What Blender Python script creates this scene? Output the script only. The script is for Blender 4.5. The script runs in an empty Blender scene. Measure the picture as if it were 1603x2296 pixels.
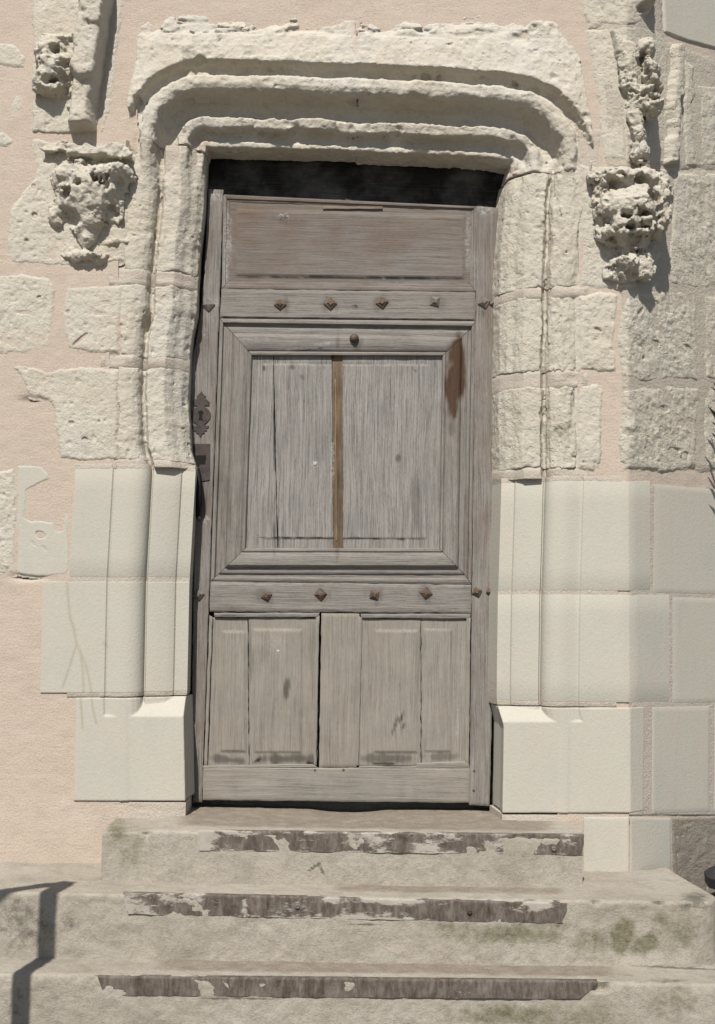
import bpy, math, random
import numpy as np
from mathutils import Matrix, Vector

random.seed(7)
RNG = np.random.default_rng(11)
scn = bpy.context.scene

# ------------------------------------------------------------------ camera, sky, sun, exposure
PITCH, ROLL, DIST, EYE = math.radians(4.5), 0.014, 3.6, 1.55
IW, IH, FPX = 1603.0, 2296.0, 2579.0
_f = np.array([0, math.cos(PITCH), math.sin(PITCH)])
_u0 = np.array([0, -math.sin(PITCH), math.cos(PITCH)])
_r0 = np.array([1.0, 0, 0])
CR = math.cos(ROLL) * _r0 + math.sin(ROLL) * _u0
CU = -math.sin(ROLL) * _r0 + math.cos(ROLL) * _u0
CP = np.array([0.0, -DIST, EYE])
cam_d = bpy.data.cameras.new('camera')
cam = bpy.data.objects.new('camera', cam_d)
scn.collection.objects.link(cam)
cam.matrix_world = Matrix(((CR[0], CU[0], -_f[0], CP[0]), (CR[1], CU[1], -_f[1], CP[1]),
                           (CR[2], CU[2], -_f[2], CP[2]), (0, 0, 0, 1)))
cam_d.sensor_fit = 'VERTICAL'
cam_d.sensor_height = 36
cam_d.sensor_width = 36
cam_d.lens = 36 * FPX / IH
cam_d.clip_start = 0.05
cam_d.clip_end = 400
scn.camera = cam

SUN = np.array([-0.20, -1.0, 1.22])
SUN /= np.linalg.norm(SUN)
world = bpy.data.worlds.new('World')
scn.world = world
world.use_nodes = True
wn = world.node_tree.nodes
wl = world.node_tree.links
wn.clear()
sky = wn.new('ShaderNodeTexSky')
sky.sky_type = 'NISHITA'
sky.sun_disc = False
sky.sun_elevation = math.asin(SUN[2])
sky.sun_rotation = math.atan2(SUN[0], SUN[1])
bg = wn.new('ShaderNodeBackground')
bg.inputs['Strength'].default_value = 0.062
wo = wn.new('ShaderNodeOutputWorld')
wl.new(sky.outputs[0], bg.inputs[0])
wl.new(bg.outputs[0], wo.inputs[0])
sd = bpy.data.lights.new('sun', 'SUN')
sd.energy = 4.6
sd.angle = math.radians(0.55)
sd.color = (1.0, 0.95, 0.86)
sun = bpy.data.objects.new('sun', sd)
scn.collection.objects.link(sun)
sun.rotation_euler = Vector(SUN).to_track_quat('Z', 'Y').to_euler()
sun.location = (-1, -5, 6)
vs = scn.view_settings
vs.view_transform = 'Standard'
vs.look = 'None'
vs.gamma = 1
vs.use_curve_mapping = False
vs.exposure = 0.42

# ------------------------------------------------------------------ measuring helpers
S = 0.0014


def ray(px, py):
    px = np.asarray(px, float)[..., None] - IW / 2
    py = np.asarray(py, float)[..., None] - IH / 2
    return _f * FPX + CR * px - CU * py


def P(px, py, Y=0.0):
    """place of photo point (px,py) on the vertical plane y=Y"""
    d = ray(px, py)
    t = (np.asarray(Y, float) - CP[1]) / d[..., 1]
    return CP + d * t[..., None]


def proj(p):
    q = np.asarray(p, float) - CP
    w = q @ _f
    return np.stack([(q @ CR) / w * FPX + IW / 2, -(q @ CU) / w * FPX + IH / 2], -1)


def flat(px, py, Y):
    q = P(px, py, Y)
    q[..., 1] = 0
    return proj(q)


TH = math.radians(38)
XC = float(P(1410, 1400, 0)[0])                  # corner where the wall turns away
FDIR = np.array([math.cos(TH), math.sin(TH), 0])
FNOR = np.array([math.sin(TH), -math.cos(TH), 0])


def wallpt(px, py, h=0.0):
    """point on the wall skin (front facet or the facet that turns away), raised by h"""
    d = ray(px, py)
    h = np.asarray(h, float)
    t = -CP[1] / d[..., 1]
    a = CP + d * t[..., None]
    c = np.array([XC, 0, 0])
    t2 = ((c - CP) @ FNOR) / (d @ FNOR)
    b = CP + d * t2[..., None]
    right = a[..., 0] > XC
    pt = np.where(right[..., None], b, a)
    nor = np.where(right[..., None], FNOR, np.array([0, -1.0, 0]))
    return pt + nor * h[..., None]


_T = RNG.random((64, 64, 64), dtype=np.float32) * 2 - 1
_J = RNG.random((32, 32, 32, 3), dtype=np.float32)


def vnoise(p):
    p = np.asarray(p, np.float32)
    i = np.floor(p).astype(np.int32)
    f = p - i
    f = f * f * f * (f * (f * 6 - 15) + 10)
    i0 = i & 63
    i1 = (i + 1) & 63
    x0, y0, z0 = i0[..., 0], i0[..., 1], i0[..., 2]
    x1, y1, z1 = i1[..., 0], i1[..., 1], i1[..., 2]
    fx, fy, fz = f[..., 0], f[..., 1], f[..., 2]
    a = _T[x0, y0, z0] * (1 - fx) + _T[x1, y0, z0] * fx
    b = _T[x0, y1, z0] * (1 - fx) + _T[x1, y1, z0] * fx
    c = _T[x0, y0, z1] * (1 - fx) + _T[x1, y0, z1] * fx
    d = _T[x0, y1, z1] * (1 - fx) + _T[x1, y1, z1] * fx
    return (a * (1 - fy) + b * fy) * (1 - fz) + (c * (1 - fy) + d * fy) * fz


def fbm(p, freq, octv=4, seed=0.0, gain=0.5, ridge=False):
    p = np.asarray(p, np.float32)
    o, a, tot = 0, 1.0, 0
    for k in range(octv):
        n = vnoise(p * (freq * 2.03 ** k) + (seed * 7.31 + k * 11.7))
        if ridge:
            n = 1 - 2 * np.abs(n)
        o = o + a * n
        tot += a
        a *= gain
    return o / tot * 1.6


def worley(p, freq, seed=0.0):
    p = np.asarray(p, np.float32) * freq + seed
    i = np.floor(p).astype(np.int32)
    best = np.full(p.shape[:-1], 9.0, np.float32)
    for dx in (-1, 0, 1):
        for dy in (-1, 0, 1):
            for dz in (-1, 0, 1):
                c = i + np.array([dx, dy, dz])
                j = _J[c[..., 0] & 31, c[..., 1] & 31, c[..., 2] & 31]
                best = np.minimum(best, ((c + j - p) ** 2).sum(-1))
    return np.sqrt(best)


def sstep(a, b, x):
    t = np.clip((x - a) / (b - a), 0, 1)
    return t * t * (3 - 2 * t)


def poly_sd(U, V, poly):
    """signed distance to a polygon, positive inside"""
    poly = np.asarray(poly, float)
    d = np.full(U.shape, 1e9)
    ins = np.zeros(U.shape, bool)
    n = len(poly)
    for k in range(n):
        a, b = poly[k], poly[(k + 1) % n]
        e = b - a
        w0, w1 = U - a[0], V - a[1]
        t = np.clip((w0 * e[0] + w1 * e[1]) / max(e @ e, 1e-9), 0, 1)
        d = np.minimum(d, (w0 - e[0] * t) ** 2 + (w1 - e[1] * t) ** 2)
        c = (a[1] > V) != (b[1] > V)
        with np.errstate(divide='ignore', invalid='ignore'):
            xi = a[0] + (V - a[1]) * e[0] / (e[1] if e[1] != 0 else 1e-9)
        ins ^= c & (U < xi)
    return np.where(ins, 1, -1) * np.sqrt(d)


# ------------------------------------------------------------------ object helpers
WL = {}


def link(o):
    scn.collection.objects.link(o)
    return o


def thing(name, loc, label, cat, group=None):
    o = link(bpy.data.objects.new(name, None))
    o.empty_display_size = 0.1
    o.location = loc
    WL[o.name] = np.array(loc, float)
    o['label'] = label
    o['category'] = cat
    if group:
        o['group'] = group
    return o


def mk(name, verts, quads=None, faces=None, mat=None, parent=None, smooth=True, sharp=None, attrs=None, label=None):
    verts = np.asarray(verts, np.float64).reshape(-1, 3)
    loc = (verts.min(0) + verts.max(0)) / 2
    me = bpy.data.meshes.new(name)
    if faces is not None:
        me.from_pydata((verts - loc).tolist(), [], [list(map(int, f)) for f in faces])
    else:
        quads = np.asarray(quads, np.int32).reshape(-1, 4)
        me.vertices.add(len(verts))
        me.vertices.foreach_set('co', (verts - loc).astype(np.float32).ravel())
        me.loops.add(quads.size)
        me.loops.foreach_set('vertex_index', quads.ravel())
        me.polygons.add(len(quads))
        me.polygons.foreach_set('loop_start', np.arange(0, quads.size, 4, dtype=np.int32))
        me.update(calc_edges=True)
        me.validate()
    if smooth:
        me.polygons.foreach_set('use_smooth', np.ones(len(me.polygons), bool))
        if sharp:
            me.set_sharp_from_angle(angle=math.radians(sharp))
    if attrs:
        for k, a in attrs.items():
            at = me.attributes.new(k, 'FLOAT', 'POINT')
            at.data.foreach_set('value', np.asarray(a, np.float32).ravel())
    if mat:
        me.materials.append(mat)
    o = link(bpy.data.objects.new(name, me))
    base = np.zeros(3)
    if parent is not None:
        o.parent = parent
        base = WL[parent.name]
    o.location = loc - base
    WL[o.name] = loc
    if label:
        o['label'] = label
    return o


def grid_quads(n, m, keep=None):
    """quads of an n x m vertex grid"""
    idx = np.arange(n * m).reshape(n, m)
    q = np.stack([idx[:-1, :-1], idx[1:, :-1], idx[1:, 1:], idx[:-1, 1:]], -1)
    if keep is not None:
        q = q[keep]
    return q.reshape(-1, 4)


def compact(verts, quads, *arrs):
    verts = verts.reshape(-1, 3)
    used = np.unique(quads)
    m = np.full(len(verts), -1, np.int64)
    m[used] = np.arange(len(used))
    return (verts[used], m[quads]) + tuple(a.reshape(-1)[used] for a in arrs)


def surface_nets(phi, org, h):
    ins = phi < 0
    nx, ny, nz = phi.shape
    c = [(i, j, k) for i in (0, 1) for j in (0, 1) for k in (0, 1)]

    def corner(a, o):
        return a[o[0]:nx - 1 + o[0], o[1]:ny - 1 + o[1], o[2]:nz - 1 + o[2]]
    cnt = sum(corner(ins, o).astype(np.int8) for o in c)
    act = np.argwhere((cnt > 0) & (cnt < 8))
    idx = np.full((nx - 1, ny - 1, nz - 1), -1, np.int64)
    idx[tuple(act.T)] = np.arange(len(act))
    val = {o: phi[act[:, 0] + o[0], act[:, 1] + o[1], act[:, 2] + o[2]] for o in c}
    acc = np.zeros((len(act), 3))
    n = np.zeros(len(act))
    for a in c:
        for ax in range(3):
            if a[ax] == 0:
                b = list(a)
                b[ax] = 1
                b = tuple(b)
                va, vb = val[a], val[b]
                cr = (va < 0) != (vb < 0)
                t = np.where(cr, va / np.where(cr, va - vb, 1), 0)
                pos = np.tile(np.array(a, float), (len(act), 1))
                pos[:, ax] += t
                acc += pos * cr[:, None]
                n += cr
    v = (act + acc / n[:, None]) * h + np.asarray(org)
    qs = []
    for ax in range(3):
        o1, o2 = [(1, 2), (2, 0), (0, 1)][ax]
        sl0 = [slice(1, -1)] * 3
        sl1 = [slice(1, -1)] * 3
        sl0[ax] = slice(0, -1)
        sl1[ax] = slice(1, None)
        s0, s1 = ins[tuple(sl0)], ins[tuple(sl1)]
        e = np.argwhere(s0 != s1)
        fl = s0[tuple(e.T)]
        base = e.copy()
        for t in range(3):
            if t != ax:
                base[:, t] += 1
        cells = []
        for (p, q) in ((-1, -1), (0, -1), (0, 0), (-1, 0)):
            b = base.copy()
            b[:, o1] += p
            b[:, o2] += q
            cells.append(idx[b[:, 0], b[:, 1], b[:, 2]])
        Q = np.stack(cells, -1)
        Q[~fl] = Q[~fl][:, ::-1]
        qs.append(Q)
    q = np.concatenate(qs)
    return v, q[(q >= 0).all(1)]


# ------------------------------------------------------------------ materials
ALB = 0.68        # brings the mixed tints down to measured reflectances


def new_mat(name):
    m = bpy.data.materials.new(name)
    m.use_nodes = True
    nt = m.node_tree
    nt.nodes.clear()
    out = nt.nodes.new('ShaderNodeOutputMaterial')
    b = nt.nodes.new('ShaderNodeBsdfPrincipled')
    nt.links.new(b.outputs[0], out.inputs[0])
    b.inputs['Specular IOR Level'].default_value = 0.15
    return m, nt, b


class NT:
    def __init__(self, nt):
        self.nt = nt
        g = nt.nodes.new('ShaderNodeNewGeometry')
        self.pos = g.outputs['Position']

    def L(self, a, b):
        self.nt.links.new(a, b)

    def coord(self, scale, loc=(0, 0, 0), src=None):
        m = self.nt.nodes.new('ShaderNodeMapping')
        m.inputs['Scale'].default_value = scale
        m.inputs['Location'].default_value = loc
        self.L(src or self.pos, m.inputs['Vector'])
        return m.outputs[0]

    def noise(self, vec, scale, detail=4, rough=0.55, dist=0.0):
        n = self.nt.nodes.new('ShaderNodeTexNoise')
        n.inputs['Scale'].default_value = scale
        n.inputs['Detail'].default_value = detail
        n.inputs['Roughness'].default_value = rough
        n.inputs['Distortion'].default_value = dist
        self.L(vec, n.inputs['Vector'])
        return n.outputs['Fac']

    def voro(self, vec, scale, feature='F1'):
        n = self.nt.nodes.new('ShaderNodeTexVoronoi')
        n.feature = feature
        n.inputs['Scale'].default_value = scale
        self.L(vec, n.inputs['Vector'])
        return n.outputs['Distance']

    def ramp(self, fac, stops):
        r = self.nt.nodes.new('ShaderNodeValToRGB')
        el = r.color_ramp.elements
        while len(el) < len(stops):
            el.new(0.5)
        for e, (p, c) in zip(el, stops):
            e.position = p
            e.color = (c[0], c[1], c[2], 1) if not isinstance(c, (int, float)) else (c, c, c, 1)
        self.L(fac, r.inputs[0])
        return r.outputs[0]

    def mix(self, fac, a, b, mode='MIX'):
        m = self.nt.nodes.new('ShaderNodeMix')
        m.data_type = 'RGBA'
        m.blend_type = mode
        for v, i in ((fac, 0), (a, 6), (b, 7)):
            if isinstance(v, (int, float)):
                m.inputs[i].default_value = v
            elif isinstance(v, tuple):
                m.inputs[i].default_value = (v[0], v[1], v[2], 1)
            else:
                self.L(v, m.inputs[i])
        return m.outputs[2]

    def math(self, op, a, b=0.0):
        m = self.nt.nodes.new('ShaderNodeMath')
        m.operation = op
        for v, i in ((a, 0), (b, 1)):
            if isinstance(v, (int, float)):
                m.inputs[i].default_value = v
            else:
                self.L(v, m.inputs[i])
        return m.outputs[0]

    def attr(self, name):
        a = self.nt.nodes.new('ShaderNodeAttribute')
        a.attribute_name = name
        return a.outputs['Fac']

    def bump(self, h, dist, strength=1.0, nrm=None):
        b = self.nt.nodes.new('ShaderNodeBump')
        b.inputs['Distance'].default_value = dist
        b.inputs['Strength'].default_value = strength
        self.L(h, b.inputs['Height'])
        if nrm is not None:
            self.L(nrm, b.inputs['Normal'])
        return b.outputs[0]


def mat_stone(name, c0, c1, c2, bump=0.004, pit=0.3, grey=(0.33, 0.33, 0.31), greyamt=0.35, seed=0.0):
    m, nt, b = new_mat(name)
    n = NT(nt)
    v = n.coord((1, 1, 1), (seed, seed * 2, seed * 3))
    big = n.noise(v, 4.2, 5, 0.6)
    col = n.ramp(big, [(0.3, c0), (0.5, c1), (0.72, c2)])
    g = n.ramp(n.noise(v, 9, 6, 0.7), [(0.56, 0.0), (0.78, greyamt)])
    col = n.mix(g, col, grey)
    sp = n.noise(v, 190, 3, 0.6)
    col = n.mix(0.35, col, n.ramp(sp, [(0.3, (0.62, 0.6, 0.57)), (0.5, (1, 1, 1)), (0.8, (1.1, 1.1, 1.1))]), 'MULTIPLY')
    lich = n.ramp(n.noise(v, 46, 5, 0.75), [(0.62, 0.0), (0.74, 0.45)])
    lich = n.math('MULTIPLY', lich, n.ramp(n.noise(v, 6.3, 3, 0.6), [(0.45, 0.0), (0.65, 1.0)]))
    col = n.mix(lich, col, (0.27, 0.265, 0.245))
    run = n.ramp(n.noise(n.coord((1, 1, .22), (seed, 3, 0)), 17, 6, 0.74), [(0.57, 0.0), (0.74, 0.38)])
    col = n.mix(run, col, (0.40, 0.385, 0.34))
    st = n.attr('stain_shade')
    col = n.mix(st, col, (0.16, 0.15, 0.10))
    pk = n.attr('pink')
    pkn = n.math('ADD', n.math('MULTIPLY', n.noise(v, 22, 5, 0.7), 0.9), pk)
    pkm = n.math('MULTIPLY', n.ramp(pkn, [(0.75, 0.0), (0.95, 1.0)]), 0.85)
    col = n.mix(pkm, col, (0.60, 0.50, 0.42))
    n.L(n.mix(1.0, col, (ALB, ALB, ALB), 'MULTIPLY'), b.inputs['Base Color'])
    b.inputs['Roughness'].default_value = 0.93
    h1 = n.noise(v, 60, 8, 0.68)
    pv = n.ramp(n.voro(n.coord((1, 1, 1.0), (seed, 0, 0)), 75), [(0.0, 0.0), (0.28, 1.0)])
    hh = n.math('ADD', h1, n.math('MULTIPLY', pv, pit))
    n.L(n.bump(hh, bump), b.inputs['Normal'])
    return m


def mat_ashlar(name, c0, c1, seed=0.0):
    m, nt, b = new_mat(name)
    n = NT(nt)
    oi = nt.nodes.new('ShaderNodeObjectInfo')
    v = n.coord((1, 1, 1), (seed, 0, 0))
    big = n.noise(v, 3.1, 4, 0.55)
    col = n.ramp(big, [(0.3, c0), (0.7, c1)])
    col = n.mix(n.math('MULTIPLY', oi.outputs['Random'], 0.3), col, (0.59, 0.55, 0.475))
    col = n.mix(n.ramp(n.noise(v, 6.5, 5, 0.65), [(0.45, 0.0), (0.72, 0.55)]), col, (0.625, 0.55, 0.475))
    col = n.mix(n.ramp(n.noise(n.coord((1, 1, .5), (7, 0, 0)), 11, 5, 0.7), [(0.52, 0.0), (0.75, 0.4)]), col, (0.50, 0.505, 0.475))
    fine = n.noise(n.coord((1, 1, 2.5), (0, 0, 0)), 160, 3, 0.5)
    col = n.mix(0.32, col, n.ramp(fine, [(0.3, (0.75, 0.75, 0.74)), (0.6, (1, 1, 1))]), 'MULTIPLY')
    pits = n.ramp(n.voro(v, 14), [(0.0, 1.0), (0.035, 0.0)])
    col = n.mix(n.math('MULTIPLY', pits, 0.4), col, (0.25, 0.23, 0.19))
    st = n.attr('stain_shade')
    col = n.mix(st, col, (0.40, 0.345, 0.25))
    n.L(n.mix(1.0, col, (ALB, ALB, ALB), 'MULTIPLY'), b.inputs['Base Color'])
    b.inputs['Roughness'].default_value = 0.85
    h = n.math('ADD', n.noise(v, 130, 5, 0.6), n.math('MULTIPLY', n.noise(n.coord((1, 1, 0.2), (3, 0, 0)), 40, 3, 0.5), 0.6))
    n.L(n.bump(h, 0.0011), b.inputs['Normal'])
    return m


def mat_render(name, c0, c1, bump=0.0024):
    m, nt, b = new_mat(name)
    n = NT(nt)
    v = n.coord((1, 1, 1))
    col = n.ramp(n.noise(v, 2.6, 5, 0.6), [(0.3, c0), (0.7, c1)])
    col = n.mix(0.5, col, n.ramp(n.noise(v, 210, 3, 0.65), [(0.32, (0.66, 0.63, 0.6)), (0.5, (1, 1, 1)), (0.8, (1.06, 1.06, 1.06))]), 'MULTIPLY')
    col = n.mix(n.ramp(n.noise(v, 12, 6, 0.7), [(0.56, 0.0), (0.78, 0.55)]), col, (0.61, 0.56, 0.465))
    col = n.mix(n.ramp(n.noise(n.coord((1, 1, .6), (5, 0, 2)), 5, 6, 0.72), [(0.5, 0.0), (0.75, 0.5)]), col, tuple(c * .84 for c in c0))
    dots = n.ramp(n.voro(v, 90), [(0.05, 1.0), (0.16, 0.0)])
    col = n.mix(n.math('MULTIPLY', dots, 0.5), col, tuple(c * .6 for c in c0))
    st = n.attr('stain_shade')
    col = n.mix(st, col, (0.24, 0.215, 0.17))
    n.L(n.mix(1.0, col, (ALB, ALB, ALB), 'MULTIPLY'), b.inputs['Base Color'])
    b.inputs['Roughness'].default_value = 0.95
    h = n.math('ADD', n.noise(v, 150, 6, 0.7), n.math('MULTIPLY', n.noise(n.coord((.5, 1, 1.2), (0, 0, 0)), 34, 4, 0.65), 0.9))
    n.L(n.bump(h, bump), b.inputs['Normal'])
    return m


def mat_wood(name, vertical=True, dark=(0.135, 0.122, 0.110), mid=(0.268, 0.248, 0.228), light=(0.37, 0.348, 0.325),
             tint=(0.19, 0.14, 0.105), tint_amt=0.5, seed=0.0, dust=0.0, fleck=0.25):
    m, nt, b = new_mat(name)
    n = NT(nt)
    sc = (1, 1, 0.018) if vertical else (0.018, 1, 1)
    sc2 = (1, 1, 0.15) if vertical else (0.15, 1, 1)
    wob = n.noise(n.coord((1, 1, 1), (seed, 0, seed)), 5, 2, 0.5)
    add = nt.nodes.new('ShaderNodeVectorMath')
    add.operation = 'MULTIPLY_ADD'
    cmb = nt.nodes.new('ShaderNodeCombineXYZ')
    n.L(wob, cmb.inputs[0])
    n.L(wob, cmb.inputs[2])
    n.L(cmb.outputs[0], add.inputs[0])
    add.inputs[1].default_value = (0.022, 0, 0) if vertical else (0, 0, 0.018)
    n.L(n.pos, add.inputs[2])
    src = add.outputs[0]
    g1 = n.noise(n.coord(sc, (seed, 0, seed), src), 300, 6, 0.66)
    g2 = n.noise(n.coord(sc2, (seed * 2, 0, seed), src), 75, 6, 0.7)
    f = n.math('ADD', n.math('MULTIPLY', g1, 0.56), n.math('ADD', n.math('MULTIPLY', g2, 0.22), n.math('MULTIPLY', n.noise(n.coord((1, 1, .22) if vertical else (.22, 1, 1), (seed, 5, 0), src), 330, 4, .7), 0.22)))
    col = n.ramp(f, [(0.36, dark), (0.485, mid), (0.62, light)])
    ck = n.noise(n.coord((1, 1, 0.02) if vertical else (0.02, 1, 1), (seed * 4, 0, seed), src), 260, 4, 0.8)
    col = n.mix(n.ramp(ck, [(0.57, 0.0), (0.66, 0.75)]), col, tuple(c * .55 for c in dark))
    big = n.noise(n.coord((1, 1, 0.55) if vertical else (0.55, 1, 1), (seed * 3, 1, seed), src), 5.5, 5, 0.65)
    t = n.math('MULTIPLY', n.ramp(big, [(0.4, 0.0), (0.68, 1.0)]), tint_amt)
    col = n.mix(t, col, n.mix(0.5, n.ramp(f, [(0.36, tuple(c * 0.5 for c in tint)), (0.6, tuple(c * 1.25 for c in tint))]), tint))
    bl = n.ramp(n.noise(n.coord((1, 1, 1), (seed, 4, 2)), 7, 4, 0.6), [(0.45, 0.0), (0.7, 0.5)])
    col = n.mix(bl, col, n.ramp(f, [(0.36, (0.13, 0.126, 0.124)), (0.6, (0.295, 0.285, 0.275))]))
    if dust:
        du = n.math('MULTIPLY', n.ramp(n.noise(n.coord((1, 1, 1), (seed, 9, 2)), 8, 5, 0.65), [(0.3, 0.25), (0.7, 1.0)]), dust)
        col = n.mix(du, col, (0.41, 0.375, 0.318))
    fl = n.ramp(n.noise(n.coord((1, 1, 0.4) if vertical else (0.4, 1, 1), (seed, 2, 5)), 150, 4, 0.7), [(0.66, 0.0), (0.74, 1.0)])
    fl = n.math('MULTIPLY', fl, n.math('MULTIPLY', n.ramp(n.noise(n.pos, 9, 3, 0.6), [(0.45, 0.0), (0.65, 1.0)]), fleck))
    col = n.mix(fl, col, (0.5, 0.48, 0.46))
    col = n.mix(n.math('MULTIPLY', n.attr('pale'), n.ramp(n.noise(n.pos, 120, 4, 0.75), [(0.42, 0.0), (0.58, 1.0)])), col, (0.52, 0.51, 0.50))
    col = n.mix(n.attr('brown'), col, n.ramp(f, [(0.36, (0.05, 0.03, 0.02)), (0.6, (0.12, 0.072, 0.045))]))
    col = n.mix(n.attr('stain_shade'), col, (0.03, 0.026, 0.022))
    n.L(n.mix(1.0, col, (ALB, ALB, ALB), 'MULTIPLY'), b.inputs['Base Color'])
    b.inputs['Roughness'].default_value = 0.8
    n.L(n.bump(f, 0.0022, 0.9), b.inputs['Normal'])
    return m


def mat_iron(name, c0, c1, rust=(0.16, 0.075, 0.035), rust_amt=0.5, rough=0.65):
    m, nt, b = new_mat(name)
    n = NT(nt)
    col = n.ramp(n.noise(n.pos, 45, 5, 0.65), [(0.35, c0), (0.65, c1)])
    r = n.math('MULTIPLY', n.ramp(n.noise(n.pos, 60, 5, 0.7), [(0.48, 0.0), (0.62, 1.0)]), rust_amt)
    col = n.mix(r, col, rust)
    n.L(n.mix(1.0, col, (ALB, ALB, ALB), 'MULTIPLY'), b.inputs['Base Color'])
    b.inputs['Roughness'].default_value = rough
    b.inputs['Metallic'].default_value = 0.15
    b.inputs['Specular IOR Level'].default_value = 0.35
    n.L(n.bump(n.noise(n.pos, 220, 5, 0.7), 0.0012), b.inputs['Normal'])
    return m


def mat_nosing(name, seed, cover=0.5):
    m, nt, b = new_mat(name)
    n = NT(nt)
    v = n.coord((1, 1, 1), (seed, seed, seed))
    st = n.coord((1, 1, 0.3), (seed, 0, 0))
    col = n.ramp(n.noise(st, 60, 6, 0.75), [(0.35, (0.07, 0.053, 0.043)), (0.5, (0.13, 0.105, 0.088)), (0.65, (0.23, 0.20, 0.175))])
    col = n.mix(n.ramp(n.noise(v, 16, 5, 0.7), [(0.45, 0.0), (0.75, 0.55)]), col, (0.28, 0.255, 0.23))
    r = n.math('MULTIPLY', n.ramp(n.noise(st, 70, 6, 0.75), [(0.60, 0.0), (0.72, 0.75)]), 1.0)
    col = n.mix(r, col, (0.20, 0.085, 0.035))
    w = n.noise(n.coord((0.45, 1, 1), (seed * 2, seed, 0)), 34, 7, 0.74)
    lo = n.noise(n.coord((0.5, 1, 1), (seed * 5, 0, 3)), 6, 3, 0.6)
    wv = n.math('ADD', n.math('ADD', w, n.math('MULTIPLY', lo, 0.55)), n.attr('pale'))
    wm = n.ramp(wv, [(0.93 - cover * 0.36, 0.0), (1.16 - cover * 0.36, 1.0)])
    col = n.mix(wm, col, n.ramp(n.noise(v, 40, 4, 0.6), [(0.3, (0.42, 0.385, 0.335)), (0.7, (0.51, 0.475, 0.425))]))
    n.L(n.mix(1.0, col, (ALB, ALB, ALB), 'MULTIPLY'), b.inputs['Base Color'])
    b.inputs['Roughness'].default_value = 0.75
    h = n.math('ADD', n.math('MULTIPLY', wm, 0.7), n.math('MULTIPLY', n.noise(v, 150, 5, 0.7), 0.6))
    n.L(n.bump(h, 0.0016), b.inputs['Normal'])
    return m


def mat_step(name, seed):
    m, nt, b = new_mat(name)
    n = NT(nt)
    v = n.coord((1, 1, 1), (seed, 0, seed))
    col = n.ramp(n.noise(v, 3.6, 6, 0.65), [(0.28, (0.40, 0.36, 0.30)), (0.5, (0.485, 0.44, 0.375)), (0.72, (0.515, 0.48, 0.425))])
    col = n.mix(0.55, col, n.ramp(n.noise(v, 130, 5, 0.7), [(0.3, (0.62, 0.6, 0.56)), (0.52, (1, 1, 1)), (0.8, (1.08, 1.08, 1.08))]), 'MULTIPLY')
    blot = n.math('MULTIPLY', n.ramp(n.noise(v, 13, 7, 0.72), [(0.50, 0.0), (0.7, 1.0)]), 0.62)
    streak = n.ramp(n.noise(n.coord((1, 1, .25), (seed, 2, 0)), 22, 6, 0.75), [(0.52, 0.0), (0.72, 0.45)])
    col = n.mix(streak, col, (0.30, 0.28, 0.24))
    col = n.mix(blot, col, (0.30, 0.275, 0.225))
    mo = n.math('ADD', n.math('MULTIPLY', n.noise(v, 30, 7, 0.75), 0.8), n.attr('moss'))
    mm = n.math('MULTIPLY', n.ramp(mo, [(0.60, 0.0), (0.86, 1.0)]), 0.8)
    col = n.mix(mm, col, n.ramp(n.noise(v, 70, 4, 0.6), [(0.35, (0.115, 0.11, 0.055)), (0.65, (0.24, 0.225, 0.14))]))
    dk = n.math('ADD', n.math('MULTIPLY', n.noise(v, 42, 6, 0.78), 0.8), n.attr('stain_shade'))
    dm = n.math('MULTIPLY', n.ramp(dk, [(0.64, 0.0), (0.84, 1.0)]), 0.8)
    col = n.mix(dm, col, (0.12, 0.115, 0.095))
    wr = n.math('ADD', n.math('MULTIPLY', n.noise(v, 24, 5, 0.7), 0.45), n.attr('wear'))
    wm = n.ramp(wr, [(0.62, 0.0), (0.86, 0.9)])
    col = n.mix(wm, col, n.ramp(n.noise(v, 320, 3, 0.6), [(0.3, (0.17, 0.14, 0.11)), (0.7, (0.37, 0.31, 0.25))]))
    n.L(n.mix(1.0, col, (ALB, ALB, ALB), 'MULTIPLY'), b.inputs['Base Color'])
    b.inputs['Roughness'].default_value = 0.92
    h = n.math('ADD', n.noise(v, 75, 8, 0.7), n.math('MULTIPLY', n.noise(v, 260, 3, 0.6), 0.4))
    n.L(n.bump(h, 0.0036), b.inputs['Normal'])
    return m


def mat_plain(name, col, rough=0.6, spec=0.3):
    m, nt, b = new_mat(name)
    n = NT(nt)
    c = n.mix(0.4, col, n.ramp(n.noise(n.pos, 60, 4, 0.6), [(0.3, (0.6, 0.6, 0.6)), (0.7, (1.15, 1.15, 1.15))]), 'MULTIPLY')
    n.L(n.mix(1.0, c, (ALB, ALB, ALB), 'MULTIPLY'), b.inputs['Base Color'])
    b.inputs['Roughness'].default_value = rough
    b.inputs['Specular IOR Level'].default_value = spec
    return m


M_OLD = mat_stone('old_limestone', (0.63, 0.567, 0.465), (0.66, 0.61, 0.52), (0.655, 0.622, 0.555), 0.0055, 0.25)
M_ARCH = mat_stone('arch_limestone', (0.63, 0.567, 0.465), (0.67, 0.618, 0.53), (0.665, 0.632, 0.58), 0.0045, 0.3, greyamt=0.3, seed=2.0)
M_GREY = mat_stone('greyed_limestone', (0.60, 0.545, 0.455), (0.635, 0.59, 0.50), (0.63, 0.595, 0.52), 0.0065, 0.4, greyamt=0.3, seed=4.0)
M_ASH = mat_ashlar('new_ashlar', (0.575, 0.555, 0.488), (0.615, 0.592, 0.515))
M_PINK = mat_render('pink_render', (0.62, 0.518, 0.432), (0.655, 0.558, 0.472))
M_MORT = mat_render('pink_mortar', (0.60, 0.53, 0.455), (0.64, 0.575, 0.50), 0.004)
M_CEM = mat_render('brown_cement', (0.335, 0.295, 0.24), (0.40, 0.36, 0.305), 0.005)

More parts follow.
